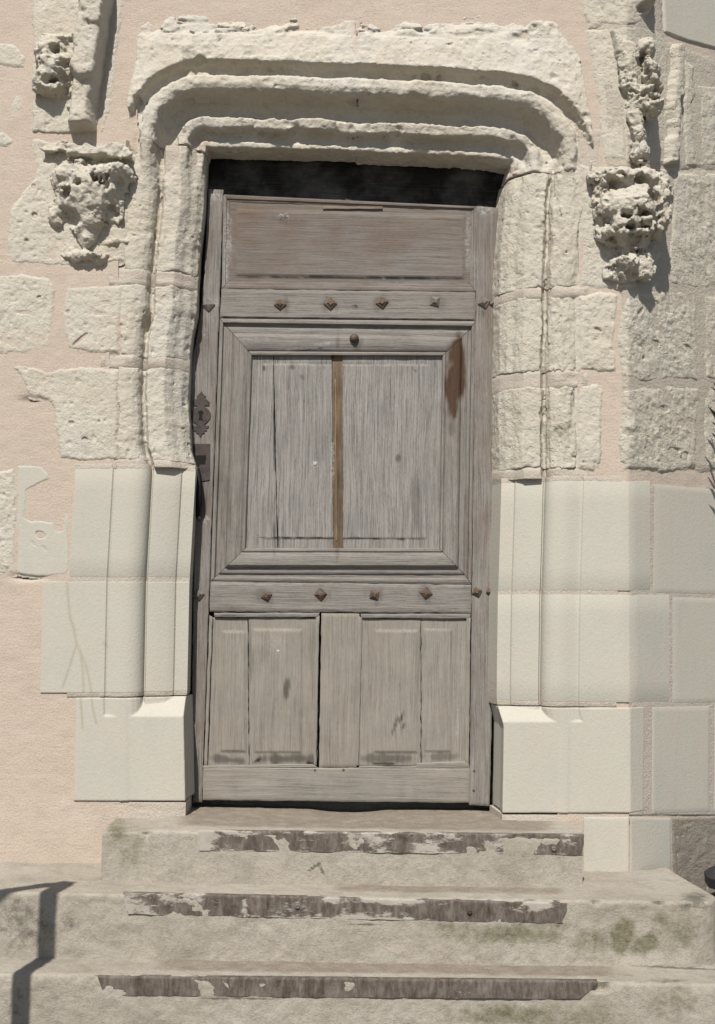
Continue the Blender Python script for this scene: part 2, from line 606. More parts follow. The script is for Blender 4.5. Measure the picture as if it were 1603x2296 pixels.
# ------------------------------------------------------------------ wall skin
facade = thing('facade_wall', (0, 0.3, 0.3), 'tower wall of weathered limestone blocks set in pink lime render around the doorway', 'wall')
surround = thing('door_surround', (0, 0.1, 0.9), 'moulded gothic stone door frame, eroded above and renewed in smooth pale stone below', 'doorway')

# lines of the opening (as seen), turned into wall-plane photo units
YA, YC = 0.060, 0.065


def _line(pts):
    a = np.array([flat(px, py, y) for px, py, y in pts])
    return a


LEFT = _line([(461, -200, YA), (461, 330, YA), (457, 470, 0.082), (447, 560, .085), (443, 640, .085), (441, 700, .085), (431, 745, .085), (426, 790, .085),
              (424, 860, .085), (422, 900, .085), (428, 1010, .085), (437, 1046, YC), (439, 1056, YC), (426, 1290, YC), (425, 1302, YC), (420, 1552, YC), (418, 1562, YC),
              (416, 1800, .0), (414, 1900, .0)])
RIGHT = _line([(1150, -200, YA), (1148, 365, YA), (1135, 430, .08), (1124, 560, .085), (1121, 700, .085), (1119, 900, .085), (1122, 1068, YC), (1124, 1078, YC),
               (1117, 1320, YC), (1116, 1332, YC), (1113, 1560, YC), (1119, 1590, .02), (1129, 1630, .0), (1126, 1825, .0), (1126, 1900, 0)])
TOP = _line([(100, 312, YA), (460, 328, YA), (627, 331, YA), (700, 334, YA), (802, 338, YA), (960, 345, YA), (1103, 353, YA), (1150, 362, YA), (1500, 380, YA)])


def aL(V):
    return np.interp(V, LEFT[:, 1], LEFT[:, 0])


def aR(V):
    return np.interp(V, RIGHT[:, 1], RIGHT[:, 0])


def aT(U):
    return np.interp(U, TOP[:, 0], TOP[:, 1])


def dist_open(U, V):
    """distance outward from the opening, photo units; negative inside"""
    dx = np.maximum(aL(V) - U, U - aR(V))
    dz = aT(U) - V
    both = (dx > 0) & (dz > 0)
    return np.where(both, np.hypot(dx, dz), np.maximum(dx, dz))


def wall_quads(U0, U1, V0, V1, step):
    u = np.arange(U0, U1 + step, step)
    v = np.arange(V0, V1 + step, step)
    return np.meshgrid(u, v, indexing='ij')


def render_coat():
    U, V = wall_quads(-420, 1980, -320, 2040, 5)
    p = wallpt(U, V)
    h = -.0008 + 0.0018 * fbm(p, 6, 3, 1) + 0.0008 * fbm(p, 30, 3, 2)
    # soft troughs under stones that overhang
    h -= 0.012 * np.exp(-((U - 70) / 26) ** 2 - ((V - 897) / 7) ** 2)
    h -= 0.02 * np.exp(-((U - 62) / 30) ** 2 - ((V - 1294) / 6) ** 2)
    p = wallpt(U, V, h)
    D = dist_open(U, V)
    keep = D > np.where(V > 1790, 120, np.where(V > 1050, 186, 168))
    kq = keep[:-1, :-1] & keep[1:, :-1] & keep[1:, 1:] & keep[:-1, 1:]
    st = 0.5 * np.exp(-((U - 70) / 30) ** 2 - ((V - 900) / 10) ** 2)  # painted shadow: darkens the strip under the overhanging stone
    q = grid_quads(*U.shape, kq)
    vv, qq, stc = compact(p, q, st)
    mk('render_coat', vv, qq, mat=M_PINK, parent=facade, attrs={'stain_shade': stc})


render_coat()


def hf_stone(poly, mat, H=0.006, rough=0.003, freq=14, seed=0, edge=13, wob=3.0, step=2.4, pits=0.5, prims=(), dents=(), parent=facade,
             name='wall_stone', stretch=None, ridge=0.0, pink=0.0, stains=(), low=-0.0045, cut=-9, label=None, undul=0.0016, wobk=2.0):
    poly = np.asarray(poly, float)
    U, V = wall_quads(poly[:, 0].min() - 12, poly[:, 0].max() + 12, poly[:, 1].min() - 12, poly[:, 1].max() + 12, step)
    sdv = poly_sd(U, V, poly)
    w3 = np.stack([U, V, np.full(U.shape, seed * 13.7)], -1)
    sdv = sdv + wob * wobk * fbm(w3, 1 / 48.0, 6, seed, .66)
    p = wallpt(U, V)
    ps = p if stretch is None else (p @ np.asarray(stretch).T)
    r = rough * .82 * fbm(ps, freq, 6, seed, 0.66) * sstep(-6, 30, sdv)
    if ridge:
        r += ridge * fbm(ps, freq * 1.7, 5, seed + 3, 0.62, ridge=True) * sstep(-6, 26, sdv)
    r += undul * fbm(p, 5, 2, seed + 9)
    if pits:
        n1 = vnoise(p.astype(np.float32) * 55 + seed)
        n2 = vnoise(p.astype(np.float32) * 110 + seed * 2)
        r -= pits * (0.012 * np.clip(n1 - 0.68, 0, 1) + 0.010 * np.clip(n2 - 0.70, 0, 1)) * 2
    H = H * .50
    h = H + r
    for (u0, v0, u1, v1, rad, hh, pw) in prims:       # raised capsules
        e = np.array([u1 - u0, v1 - v0], float)
        t = np.clip(((U - u0) * e[0] + (V - v0) * e[1]) / max(e @ e, 1e-6), 0, 1)
        dd = np.hypot(U - u0 - e[0] * t, V - v0 - e[1] * t) + 6 * fbm(p, 26, 3, seed + 5)
        h = np.maximum(h, hh * np.clip(1 - (np.clip(dd, 0, None) / rad) ** pw, 0, 1) + r * 1.5)
    for (cu, cv, ru, rv, ang, dep) in dents:
        ca, sa = math.cos(ang), math.sin(ang)
        x = (U - cu) * ca + (V - cv) * sa
        y = -(U - cu) * sa + (V - cv) * ca
        q = np.hypot(x / ru, y / rv) + 0.25 * fbm(p, 40, 2, seed + 7)
        h -= dep * (1 - sstep(0.55, 1.1, q))
    k = sstep(-4, edge * .7, sdv)
    h = low + (h - low) * k
    pt = wallpt(U, V, h)
    keep = sdv > cut
    kq = keep[:-1, :-1] & keep[1:, :-1] & keep[1:, 1:] & keep[:-1, 1:]
    q = grid_quads(*U.shape, kq)
    pk = pink * (1 - sstep(0, 26, sdv)) + np.zeros(U.shape)
    st = np.zeros(U.shape)
    for (cu, cv, ru, rv, a) in stains:
        st = np.maximum(st, a * np.exp(-((U - cu) / ru) ** 2 - ((V - cv) / rv) ** 2) * (0.6 + 0.5 * fbm(p, 45, 3, seed)))
    vv, qq, pkc, stc = compact(pt, q, pk, np.clip(st, 0, 1))
    return mk(name, vv, qq, mat=mat, parent=parent, attrs={'pink': pkc, 'stain_shade': stc}, label=label)


# --- left side stones (photo outlines of each block)
G = 0.40
hf_stone([(-30, 620), (60, 614), (112, 622), (126, 650), (122, 720), (112, 780), (60, 796), (-30, 798)], M_OLD, seed=1, rough=.0035, pink=G,
         dents=[(88, 667, 4, 5, 0, .012), (90, 790, 3, 3, 0, .01)])
hf_stone([(148, 640), (272, 640), (270, 794), (205, 792), (190, 788), (150, 782), (140, 705)], M_OLD, seed=2, rough=.0035, H=.007, pink=G,
         dents=[(178, 763, 22, 3.5, -0.7, .014), (152, 700, 4, 4, 0, .006)])
hf_stone([(22, 822), (45, 816), (110, 832), (200, 822), (266, 830), (264, 1030), (180, 1032), (130, 1030), (126, 980), (118, 915), (108, 898),
          (70, 888), (55, 868), (45, 842)], M_OLD, seed=3, H=.007, rough=.003, pink=G, dents=[(190, 985, 7, 5, 0, .012), (160, 948, 6, 5, 0, .008), (160, 905, 5, 4, 0, .006),
                                                                                       (222, 945, 4, 4, 0, .006)])
hf_stone([(-40, 1060), (30, 1052), (40, 1110), (38, 1200), (34, 1288), (-40, 1290)], M_OLD, seed=4, rough=.006, freq=22, H=.006, wob=2)
hf_stone([(40, 1045), (88, 1046), (110, 1062), (108, 1074), (60, 1100), (55, 1160), (70, 1168), (120, 1172), (124, 1192), (140, 1190), (150, 1150), (154, 1280),
          (146, 1288), (66, 1290), (38, 1284)], M_ASH, seed=5, rough=.0008, H=.003, edge=4, wob=2, pits=0, undul=.001, name='patch_stone',
         dents=[(90, 1200, 11, 9, .3, .014), (74, 1218, 9, 3, .8, .003), (100, 1230, 8, 3, .8, .003)])
hf_stone([(-20, 92), (28, 96), (58, 132), (52, 152), (20, 150), (-20, 140)], M_OLD, seed=6, H=.004, rough=.003, pink=.1)
hf_stone([(20, 220), (44, 206), (62, 224), (56, 250), (34, 262), (18, 246)], M_OLD, seed=7, H=.004, rough=.003, pink=.1)
hf_stone([(-20, 300), (10, 298), (28, 316), (14, 328), (-20, 322)], M_OLD, seed=8, H=.004, rough=.003, pink=.1)
hf_stone([(-300, 640), (-60, 640), (-56, 800), (-300, 806)], M_OLD, seed=9, rough=.0035)
hf_stone([(-260, 300), (-70, 306), (-66, 560), (-260, 556)], M_OLD, seed=10, rough=.0035)
hf_stone([(-270, 860), (-60, 850), (-66, 1010), (-270, 1014)], M_OLD, seed=12, rough=.0035)

# --- left pinnacle: a leaning shaft with an eroded crocket block on its left flank
hf_stone([(72, -60), (262, -60), (250, 20), (236, 110), (226, 200), (216, 292), (150, 300), (72, 298)], M_OLD, seed=13, H=.010, rough=.005, step=2.5, edge=5, wob=2,
         name='pinnacle_stone', pink=.15, low=-.01,
         prims=[(222, -60, 222, 60, 40, .105, 6), (215, 40, 200, 170, 38, .095, 6), (198, 170, 186, 282, 30, .07, 5),
                (118, 120, 128, 200, 30, .02, 4)])
hf_stone([(270, -60), (292, -60), (274, 60), (262, 150), (250, 240), (232, 300), (222, 300), (232, 200), (246, 90), (258, 0)], M_OLD, seed=14, H=.004, rough=.003, pink=.15)

hf_stone([(1306, 290), (1350, 286), (1350, 384), (1306, 384)], M_MORT, seed=16, H=.002, rough=.002, name='lime_patch', pits=0)
hf_stone([(264, 262), (300, 250), (302, 336), (264, 340)], M_PINK, seed=15, H=.002, rough=.002, name='lime_patch', pits=0)
# --- right side
hf_stone([(1300, -60), (1452, -60), (1452, 52), (1420, 60), (1370, 56), (1320, 64), (1306, 30)], M_OLD, seed=20, H=.010, rough=.006, freq=18,
         prims=[(1440, -40, 1448, 12, 28, .05, 3)], dents=[(1436, 20, 10, 10, 0, .02)])
hf_stone([(1312, 66), (1366, 62), (1392, 130), (1398, 200), (1404, 358), (1352, 362), (1340, 250), (1326, 130)], M_OLD, seed=21, H=.008, rough=.003, pink=.1)
hf_stone([(1366, 66), (1400, 58), (1470, 66), (1500, 110), (1498, 366), (1440, 372), (1400, 366), (1396, 230)], M_GREY, seed=22, H=.008, rough=.004, step=2.5, edge=5,
         name='finial_stone',
         prims=[(1372, 80, 1398, 130, 16, .03, 4), (1402, 110, 1412, 200, 20, .035, 4), (1416, 210, 1426, 330, 15, .026, 4)], dents=[(1434, 345, 22, 8, 0, .03)])
hf_stone([(1488, 120), (1506, 96), (1528, 100), (1530, 370), (1484, 372)], M_GREY, seed=23, H=.006, rough=.004, name='shaft_stone', edge=5,
         prims=[(1516, 110, 1500, 362, 13, .03, 3)])
hf_stone([(1530, 126), (1554, 150), (1560, 210), (1552, 232), (1562, 372), (1530, 376)], M_GREY, seed=24, H=.012, rough=.005)
hf_stone([(1562, 190), (1760, 200), (1760, 372), (1566, 376)], M_GREY, seed=25, H=.006, rough=.005, ridge=.002)
hf_stone([(1484, -60), (1760, -60), (1760, 160), (1660, 128), (1603, 108), (1540, 90), (1489, 72)], M_ASH, seed=26, H=.010, rough=.0004, edge=2, wob=.4, pits=0, undul=0,
         name='ashlar_block')
M_BMORT = mat_render('beige_mortar', (0.585, 0.525, 0.44), (0.62, 0.565, 0.485), 0.005)
hf_stone([(1392, 380), (1900, 380), (1900, 1064), (1390, 1060), (1396, 860), (1388, 700)], M_BMORT, seed=60, H=.0066, rough=.0012, name='mortar_bedding', pits=.3, edge=24, wob=5)
hf_stone([(1334, -60), (1478, -60), (1500, 84), (1640, 140), (1900, 210), (1900, 386), (1346, 386)], M_BMORT, seed=62, H=.005, rough=.0012, name='mortar_bedding', pits=.3, edge=24, wob=5)
ST = [[1, .3, .9], [0, 1, 0], [-.35, 0, .42]]
hf_stone([(1502, 384), (1600, 386), (1676, 390), (1676, 646), (1600, 652), (1540, 644), (1496, 640), (1498, 520), (1504, 440)], M_GREY, seed=27, H=.008, rough=.006, ridge=.0035,
         stretch=ST, freq=16, pink=.15)
hf_stone([(1682, 390), (1900, 392), (1900, 650), (1682, 650)], M_GREY, seed=28, H=.008, rough=.006, ridge=.003, stretch=ST)
hf_stone([(1404, 654), (1500, 648), (1566, 654), (1568, 760), (1566, 858), (1500, 856), (1440, 862), (1394, 846), (1384, 760), (1392, 690)], M_GREY, seed=29, H=.010, rough=.007,
         ridge=.004, stretch=ST, freq=15, pink=.2, dents=[(1468, 772, 10, 8, .6, .014), (1540, 780, 12, 5, .7, .012), (1456, 676, 16, 5, .4, .012), (1432, 700, 12, 4, -.9, .010)])
hf_stone([(1396, 872), (1440, 868), (1500, 862), (1568, 866), (1566, 960), (1562, 1050), (1480, 1060), (1420, 1052), (1388, 1036), (1390, 940)], M_GREY, seed=30, H=.010,
         rough=.007, ridge=.004, stretch=ST, freq=15, pink=.2, dents=[(1486, 916, 9, 7, 0, .012), (1510, 1010, 16, 6, 0, .012), (1530, 1026, 7, 12, .5, .014), (1452, 1006, 8, 8, .3, .01)])
hf_stone([(1574, 660), (1640, 664), (1780, 660), (1780, 850), (1620, 858), (1573, 852)], M_GREY, seed=31, H=.010, rough=.007, ridge=.004, stretch=ST)
hf_stone([(1574, 866), (1640, 864), (1780, 860), (1780, 1066), (1640, 1070), (1576, 1050)], M_GREY, seed=32, H=.009, rough=.007, ridge=.004, stretch=ST)
hf_stone([(1296, 664), (1340, 652), (1388, 658), (1386, 690), (1378, 770), (1386, 836), (1340, 836), (1296, 832)], M_OLD, seed=33, H=.009, rough=.006, ridge=.002, pink=.2,
         dents=[(1340, 740, 10, 4, .5, .008)])
hf_stone([(1296, 868), (1340, 862), (1352, 880), (1350, 960), (1348, 1040), (1330, 1056), (1296, 1050)], M_OLD, seed=34, H=.008, rough=.005, pink=.2)

# ------------------------------------------------------------------ moulded surround
# cross-section: d outward (photo units), y depth (metres)


def roll(d0, d1, y0, y1, n=12, sharp=0.9):
    o = []
    for k in range(n + 1):
        a = k / n * math.pi / 2
        o.append((d0 + (d1 - d0) * (1 - math.cos(a)) ** sharp, y0 + (y1 - y0) * math.sin(a)))
    return o


PROF_C = [(-8, 0.16), (0, YC), (29, .060), (31.5, .053), (46, .041), (91, .034), (94, .043), (96, .043), (97, .034), (100, .022), (106, .011), (116, .002), (130, -.002),
          (144, -.002), (154, .001), (162, .003), (169, .005), (174, .006), (177, .0045), (179.5, 0.0), (430, 0.0)]
PROF_B = [(-8, 0.16), (0, .088), (5, .080), (14, .062), (26, .050), (30, .044), (34, .036), (48, .018), (86, .016), (91, .036), (96, .046), (101, .040), (103, .026), (108, .012),
          (118, .002), (134, -.004), (150, -.003), (162, .002), (170, .010), (174, .012), (177, .008), (180, -.001), (430, -.001)]
PROF_A = [(-2, 0.18), (0, 0.060), (8, 0.059), (12, 0.067), (22, 0.069), (30, 0.060), (34, 0.031), (37, 0.025), (54, 0.019), (57, 0.035), (64, 0.057), (78, 0.061), (92, 0.053), (101, 0.025),
          (105, -0.013), (110, -0.023), (118, -0.029), (134, -0.029), (139, -0.021), (141, 0.003), (150, 0.009), (160, 0.005), (166, -.019), (170, -.032), (200, -.024), (260, -.012), (330, -.006), (430, -.005)]


def close_poly(pr):
    return [(d, y / S) for d, y in pr] + [(430, 300), (-8, 300)]


TD, TY = np.meshgrid(np.arange(-70, 431, 1.0), np.arange(-60, 121, 1.0), indexing='ij')


def prof_table(pr):
    return (-poly_sd(TD, TY, close_poly(pr))).astype(np.float32)


TAB = {'A': prof_table(PROF_A), 'B': prof_table([(6, .16)] + PROF_B[1:]), 'R': prof_table([(-14, .16)] + PROF_B[1:]), 'C': prof_table(PROF_C)}


def look(tab, d, y):
    a = np.clip(d + 70, 0, 499.0)
    b = np.clip(y / S + 60, 0, 179.0)
    i = a.astype(int)
    j = b.astype(int)
    fa, fb = a - i, b - j
    t = TAB[tab]
    return ((t[i, j] * (1 - fa) + t[i + 1, j] * fa) * (1 - fb) + (t[i, j + 1] * (1 - fa) + t[i + 1, j + 1] * fa) * fb) * S


def sdf_stone(poly, yr, fn, h=0.0036, band=0.03, noise=None, name='jamb_stone', mat=None, parent=surround, label=None, warp=0.0, drop=0.0, rag=.006, inset=.002, pink=0.3, pinkz=(), stainfn=None):
    """stone cut from the moulded section; poly is its outline on the wall in photo units"""
    poly = np.asarray(poly, float)
    w = np.array([P(a, b, 0) for a, b in poly])
    x = np.arange(w[:, 0].min() - .03, w[:, 0].max() + .03, h)
    z = np.arange(w[:, 2].min() - .02, w[:, 2].max() + .02, h)
    y = np.arange(yr[0], yr[1], h)
    X, Z = np.meshgrid(x, z, indexing='ij')
    uv = proj(np.stack([X, np.zeros_like(X), Z], -1))
    U, V = uv[..., 0], uv[..., 1]
    D = dist_open(U, V)
    if warp:
        w2 = np.stack([X, X * 0, Z], -1)
        D = D + warp * fbm(w2, 8, 4, 91, .6) * sstep(2, 40, D) + .5 * warp * fbm(w2, 9, 4, 93, .6)
    SDp = poly_sd(U, V, poly) * S
    X3, Y3, Z3 = np.meshgrid(x, y, z, indexing='ij')
    U3 = np.broadcast_to(U[:, None, :], X3.shape)
    V3 = np.broadcast_to(V[:, None, :], X3.shape)
    D3 = np.broadcast_to(D[:, None, :], X3.shape)
    E3 = np.broadcast_to(SDp[:, None, :], X3.shape)
    phi = fn(D3, Y3, U3, V3).astype(np.float32)
    if rag:
        E3 = E3 + np.broadcast_to((rag * fbm(np.stack([X, X * 0, Z], -1), 22, 5, poly[0, 1]))[:, None, :], X3.shape)
    phi = np.maximum(phi, -E3 + inset)
    if drop:
        m2 = sstep(130, 185, D) * sstep(16, 60, np.abs(U - 800))
        phi = phi + (drop * (1 - sstep(0, 46, SDp / S)) * m2)[:, None, :].astype(np.float32)
    sel = np.abs(phi) < band
    pts = np.stack([X3[sel], Y3[sel], Z3[sel]], -1).astype(np.float32)
    if noise is not None:
        phi[sel] += noise(pts, U3[sel], V3[sel], D3[sel], Y3[sel])
    v, q = surface_nets(phi, (x[0], y[0], z[0]), h)
    uvv = proj(np.stack([v[:, 0], np.zeros(len(v)), v[:, 2]], -1))
    pk = pink * (1 - sstep(0, 22, poly_sd(uvv[:, 0], uvv[:, 1], poly)))
    for (cu, cv, ru, rv, a) in pinkz:
        pk = np.maximum(pk, a * np.exp(-((uvv[:, 0] - cu) / ru) ** 2 - ((uvv[:, 1] - cv) / rv) ** 2))
    st = np.zeros(len(v)) if stainfn is None else stainfn(uvv[:, 0], uvv[:, 1], v)
    return mk(name, v, q, mat=mat, parent=parent, attrs={'pink': pk, 'stain_shade': st}, label=label)


def look_old(D, Y, U):
    return look('B' if U.mean() < 800 else 'R', D, Y)


def fn_arch(D, Y, U, V):
    w = sstep(296, 430, V)
    a = look('A', D, Y)
    b = look_old(D, Y, U)
    return a * (1 - w) + b * w


def fn_old(D, Y, U, V):
    return look_old(D, Y, U)


def nz_arch(p, U, V, D, Y):
    o = 0.0026 * fbm(p, 11, 3, 3) + 0.0024 * fbm(p, 44, 4, 5, .68) - .0030 * np.clip(fbm(p, 26, 4, 6, .6, ridge=True) - .2, 0, 1)
    # torn, ragged arrises: bites out of the edges and ledges at the head of the stone
    bite = np.clip(fbm(p, 15, 3, 8) - 0.40, 0, 1)
    edge = np.exp(-((D - 110) / 16) ** 2) * .5 + np.exp(-((D - 36) / 14) ** 2) * .55 + np.exp(-((D - 168) / 22) ** 2) * 1.0 + sstep(235, 275, D) * .8
    o += bite * 0.034 * edge
    ps = p * np.array([.45, 1, 1.0], np.float32)
    led = np.clip(fbm(ps, 20, 3, 12, ridge=True) - .30, 0, 1)
    o += led * .026 * sstep(110, 30, V)
    n2 = vnoise(p * 60 + 4)
    o += 0.010 * np.clip(n2 - .68, 0, 1) * 2
    return o


def nz_old(p, U, V, D, Y):
    q = p * np.array([.85, 1, 1.5], np.float32)
    o = 0.0021 * fbm(q, 14, 3, 21) + 0.0018 * fbm(q, 50, 4, 25, .68)
    bite = np.clip(fbm(p, 17, 3, 28) - .30, 0, 1)
    o += bite * .022 * (np.exp(-((D - 97) / 14) ** 2) * (1 - sstep(640, 900, V) * .6) + np.exp(-((D - 3) / 8) ** 2) * .4)
    n2 = vnoise(p * 62 + 9)
    o += 0.010 * np.clip(n2 - .70, 0, 1) * 2
    return o


def nz_old_right(p, U, V, D, Y):
    q = p * np.array([1, 1, .8], np.float32)
    o = 0.0024 * fbm(q, 15, 4, 31, .6) + 0.0021 * fbm(p, 54, 4, 35, .68)
    vert = p * np.array([1, 1, .25], np.float32)
    o += .0055 * fbm(vert, 42, 4, 37, .6) * sstep(60, 110, D)
    n2 = vnoise(p * 58 + 2)
    o += 0.010 * np.clip(n2 - .74, 0, 1) * 2
    return o


LINT_L = [(288, 306), (280, 230), (292, 150), (300, 104), (308, 54), (334, 36), (340, 6), (400, 14), (470, 8), (490, 34), (545, 36), (600, 46), (650, 22), (695, 40), (740, 54),
          (802, 40), (802, 330), (802, 400), (474, 400), (474, 330), (440, 316), (286, 322)]
LINT_R = [(799, 42), (850, 46), (900, 22), (960, 26), (1010, 40), (1070, 26), (1120, 40), (1150, 14), (1230, 16), (1290, 34), (1304, 110), (1318, 200), (1336, 330), (1330, 384),
          (1170, 376), (1110, 382), (1110, 405), (799, 402)]
HA = 0.0036


def soot(u, v, p):
    d = dist_open(u, v)
    k = np.exp(-((d - 80) / 26) ** 2) * 1.0 + np.exp(-((d - 22) / 10) ** 2) * .4 + np.exp(-((d - 150) / 10) ** 2) * .3
    return np.clip(k * sstep(-.35, .45, fbm(p * np.array([.6, 1, 1.5]), 14, 4, 77)) * (v < 330), 0, .8)


sdf_stone(LINT_L, (-.05, .16), fn_arch, HA, noise=nz_arch, name='lintel_stone', mat=M_ARCH, rag=.003, inset=.0, warp=3.5, drop=.013, label='left half of the eroded moulded lintel',
          pinkz=[(445, 305, 40, 22, .55), (798, 90, 16, 70, .5), (796, 250, 10, 60, .3)], pink=.18)
sdf_stone(LINT_R, (-.05, .16), fn_arch, HA, noise=nz_arch, name='lintel_stone', mat=M_ARCH, rag=.003, inset=.0, warp=3.5, drop=.013, label='right half of the eroded moulded lintel',
          pinkz=[(1160, 372, 30, 14, .5), (800, 90, 12, 70, .45)], pink=.18)
# old jamb courses
sdf_stone([(284, 316), (474, 316), (474, 605), (276, 605)], (-.06, .15), fn_arch, HA, noise=nz_old, warp=3.5, mat=M_OLD, pinkz=[(410, 345, 60, 18, .35), (440, 600, 60, 14, .4), (320, 600, 60, 10, .3)])
sdf_stone([(270, 636), (470, 636), (470, 800), (268, 800)], (-.04, .15), fn_old, HA, noise=nz_old, warp=3.0, mat=M_OLD)
sdf_stone([(266, 822), (460, 822), (460, 1034), (262, 1034)], (-.04, .15), fn_old, HA, noise=nz_old, warp=3.0, mat=M_OLD)
M_JR = mat_stone('right_jamb_limestone', (0.61, 0.555, 0.46), (0.645, 0.597, 0.505), (0.63, 0.595, 0.515), 0.006, 0.35, greyamt=0.5, seed=6.0)
sdf_stone([(1096, 386), (1326, 372), (1316, 644), (1096, 644)], (-.06, .15), fn_arch, HA, noise=nz_old_right, warp=3.5, mat=M_JR)
sdf_stone([(1096, 664), (1310, 664), (1308, 832), (1096, 832)], (-.04, .15), fn_old, HA, noise=nz_old_right, warp=3.0, mat=M_JR)
sdf_stone([(1096, 866), (1312, 866), (1310, 1050), (1096, 1050)], (-.04, .15), fn_old, HA, noise=nz_old_right, warp=3.0, mat=M_JR,
          stainfn=lambda u, v, p: np.clip(np.exp(-((u - 1268) / 26) ** 2 - ((v - 965) / 12) ** 2) * (0.9 + fbm(p, 60, 2, 3)), 0, .8))


TRAILS = [[(150, 1300), (157, 1381), (168, 1420), (172, 1445), (158, 1490), (142, 1539)], [(157, 1381), (168, 1412)], [(172, 1440), (181, 1463), (186, 1500), (188, 1552)],
          [(176, 1450), (194, 1493), (206, 1553)], [(181, 1562), (184, 1600), (186, 1632)], [(206, 1568), (211, 1600), (217, 1622)], [(232, 1437), (241, 1450)]]


def trail(U, V):
    d = np.full(np.shape(U), 1e9)
    for t in TRAILS:
        for (a0, a1), (b0, b1) in zip(t[:-1], t[1:]):
            ex, ey = b0 - a0, b1 - a1
            k = np.clip(((U - a0) * ex + (V - a1) * ey) / (ex * ex + ey * ey), 0, 1)
            d = np.minimum(d, np.hypot(U - a0 - ex * k, V - a1 - ey * k))
    return .55 * np.exp(-(d / 2.6) ** 2)


# sections run straight up: renewed courses and the mortar behind the joints
PROF_BM = [(d, .002 if 168 < d < 181 else y) for d, y in PROF_B]


def run_section(name, side, prof, V0, V1, dmax, mat, dy=0.0, nV=6, extra=None, capd=0.0008, parent=surround, stainfn=None, joints=None, noise=0.0):
    """sweep prof along the jamb from V0 (top) to V1; extra = plan points continuing round the corner"""
    Vs = np.linspace(V0, V1, nV)
    Vs = np.concatenate([[V0], [V0 + 1.5], Vs[1:-1], [V1 - 1.5], [V1]])
    inset = np.zeros(len(Vs))
    inset[0] = inset[-1] = capd
    rows = []
    pr = [(d, y) for d, y in prof if d < dmax - 4]
    if pr[0][0] == -8:
        pr[0] = (2.0 if side == 'L' else -15.0, .16)
    if extra is None:
        pr = pr + [(d, 0.0) for d in np.linspace(max(pr[-1][0] + 6, 190), dmax, 6 if nV < 70 or dmax < 300 else 50)]
    else:
        pr = [(d, y) for d, y in pr if d < 200]
    yback = 0.18
    for V, ins in zip(Vs, inset):
        row = []
        for d, y in pr:
            U = aL(V) - d if side == 'L' else aR(V) + d
            p = P(U, V, 0.0)
            p = p + np.array([0, y + dy + ins, 0])
            if side == 'R' and extra is None:
                pass
            row.append(p)
        if side == 'R' and extra is not None:
            zz = row[-1][2]
            x0 = row[-1][0]
            for t in (.2, .5, .8):
                row.append(np.array([x0 + (XC - x0) * t, dy + ins, zz]))
            row.append(np.array([XC - .0012, dy + ins, zz]))
            row.append(np.array([XC + .0012, dy + ins + .0005, zz]))
            for (pxr, h) in extra:
                q = wallpt(np.array(pxr), np.array(V), np.array(h - dy - ins))
                q[2] = zz + (q[2] - zz)
                row.append(q)
            last = row[-1].copy()
            last = last - FNOR * 0.05
            row.append(last)
        else:
            last = row[-1].copy()
            last[1] = yback
            row.append(last)
        rows.append(row)
    m = len(rows[0])
    v = np.array(rows)
    if joints is not None:
        jm = np.zeros(len(Vs))
        for a, b in joints:
            jm = np.maximum(jm, sstep(a - 16, a + 4, Vs) * (1 - sstep(b - 4, b + 16, Vs)))
        v[..., 1] += (.012 * (1 - jm))[:, None]
    if noise:
        v[..., 1] += noise * fbm(v, 25, 3, 4)
    n = len(rows)
    q = grid_quads(n, m)
    if side == 'R':
        q = q[:, ::-1]
    faces = [list(f) for f in q]
    faces.append(list(range(m)) if side == 'L' else list(range(m))[::-1])
    faces.append([(n - 1) * m + k for k in range(m)][::-1])
    tv = proj(v * np.array([1, 0, 1.0]))
    st = trail(tv[..., 0], tv[..., 1]) if side == 'L' else np.zeros(n * m)
    mk(name, v, faces=faces, mat=mat, parent=parent, sharp=28, attrs={'stain_shade': st})


# mortar showing in the joints
run_section('mortar_bedding', 'L', PROF_BM, 318, 1046, 181, M_MORT, dy=-0.0005, nV=240, noise=.004, joints=[(606, 636), (800, 822), (1032, 1060)])
run_section('mortar_bedding', 'R', PROF_BM, 384, 1072, 181, M_MORT, dy=-0.0005, nV=240, noise=.004, joints=[(645, 664), (834, 865), (1051, 1090)])
run_section('mortar_bedding', 'L', PROF_C, 1040, 1562, 262, M_MORT, dy=-0.0030, nV=60)
run_section('mortar_bedding', 'R', PROF_C, 1068, 1584, 262, M_MORT, dy=-0.0030, nV=60)
# renewed courses
run_section('ashlar_block', 'L', PROF_C, 1052, 1293, 263, M_ASH, dy=-.004)
run_section('ashlar_block', 'L', PROF_C, 1304, 1553, 322, M_ASH, dy=-.004, nV=90)
run_section('ashlar_block', 'R', PROF_C, 1079, 1323, 300, M_ASH, dy=-.004, extra=[(1425, 0), (1440, 0), (1455, 0)])
run_section('ashlar_block', 'R', PROF_C, 1333, 1573, 300, M_ASH, dy=-.004, extra=[(1430, 0), (1460, 0), (1498, 0)])


def fn_stop(side):
    vs = 1606 if side == 'L' else 1618

    def fn(D, Y, U, V):
        c = look('C', D, Y + .004)
        blk = np.maximum(-(Y + .004), -D * S)
        # weathered slope dying into the block
        sl = (-(V - vs) * S - (Y + .004)) * .70
        blk = np.maximum(blk, sl * 1.0)
        vtop = (1564 if side == 'L' else 1584)
        blk = np.maximum(blk, (vtop - V) * S)
        return np.minimum(c, blk)
    return fn


def fn_stopR(D, Y, U, V):
    Yf = Y + .004
    X = P(U[:, 0, :], V[:, 0, :], 0)[..., 0]
    X = np.broadcast_to(X[:, None, :], Y.shape)
    facet = (X - XC) * FNOR[0] - Yf * math.cos(TH) - .0012
    c = fn_stop('R')(D, Y, U, V)
    return np.maximum(c, facet)


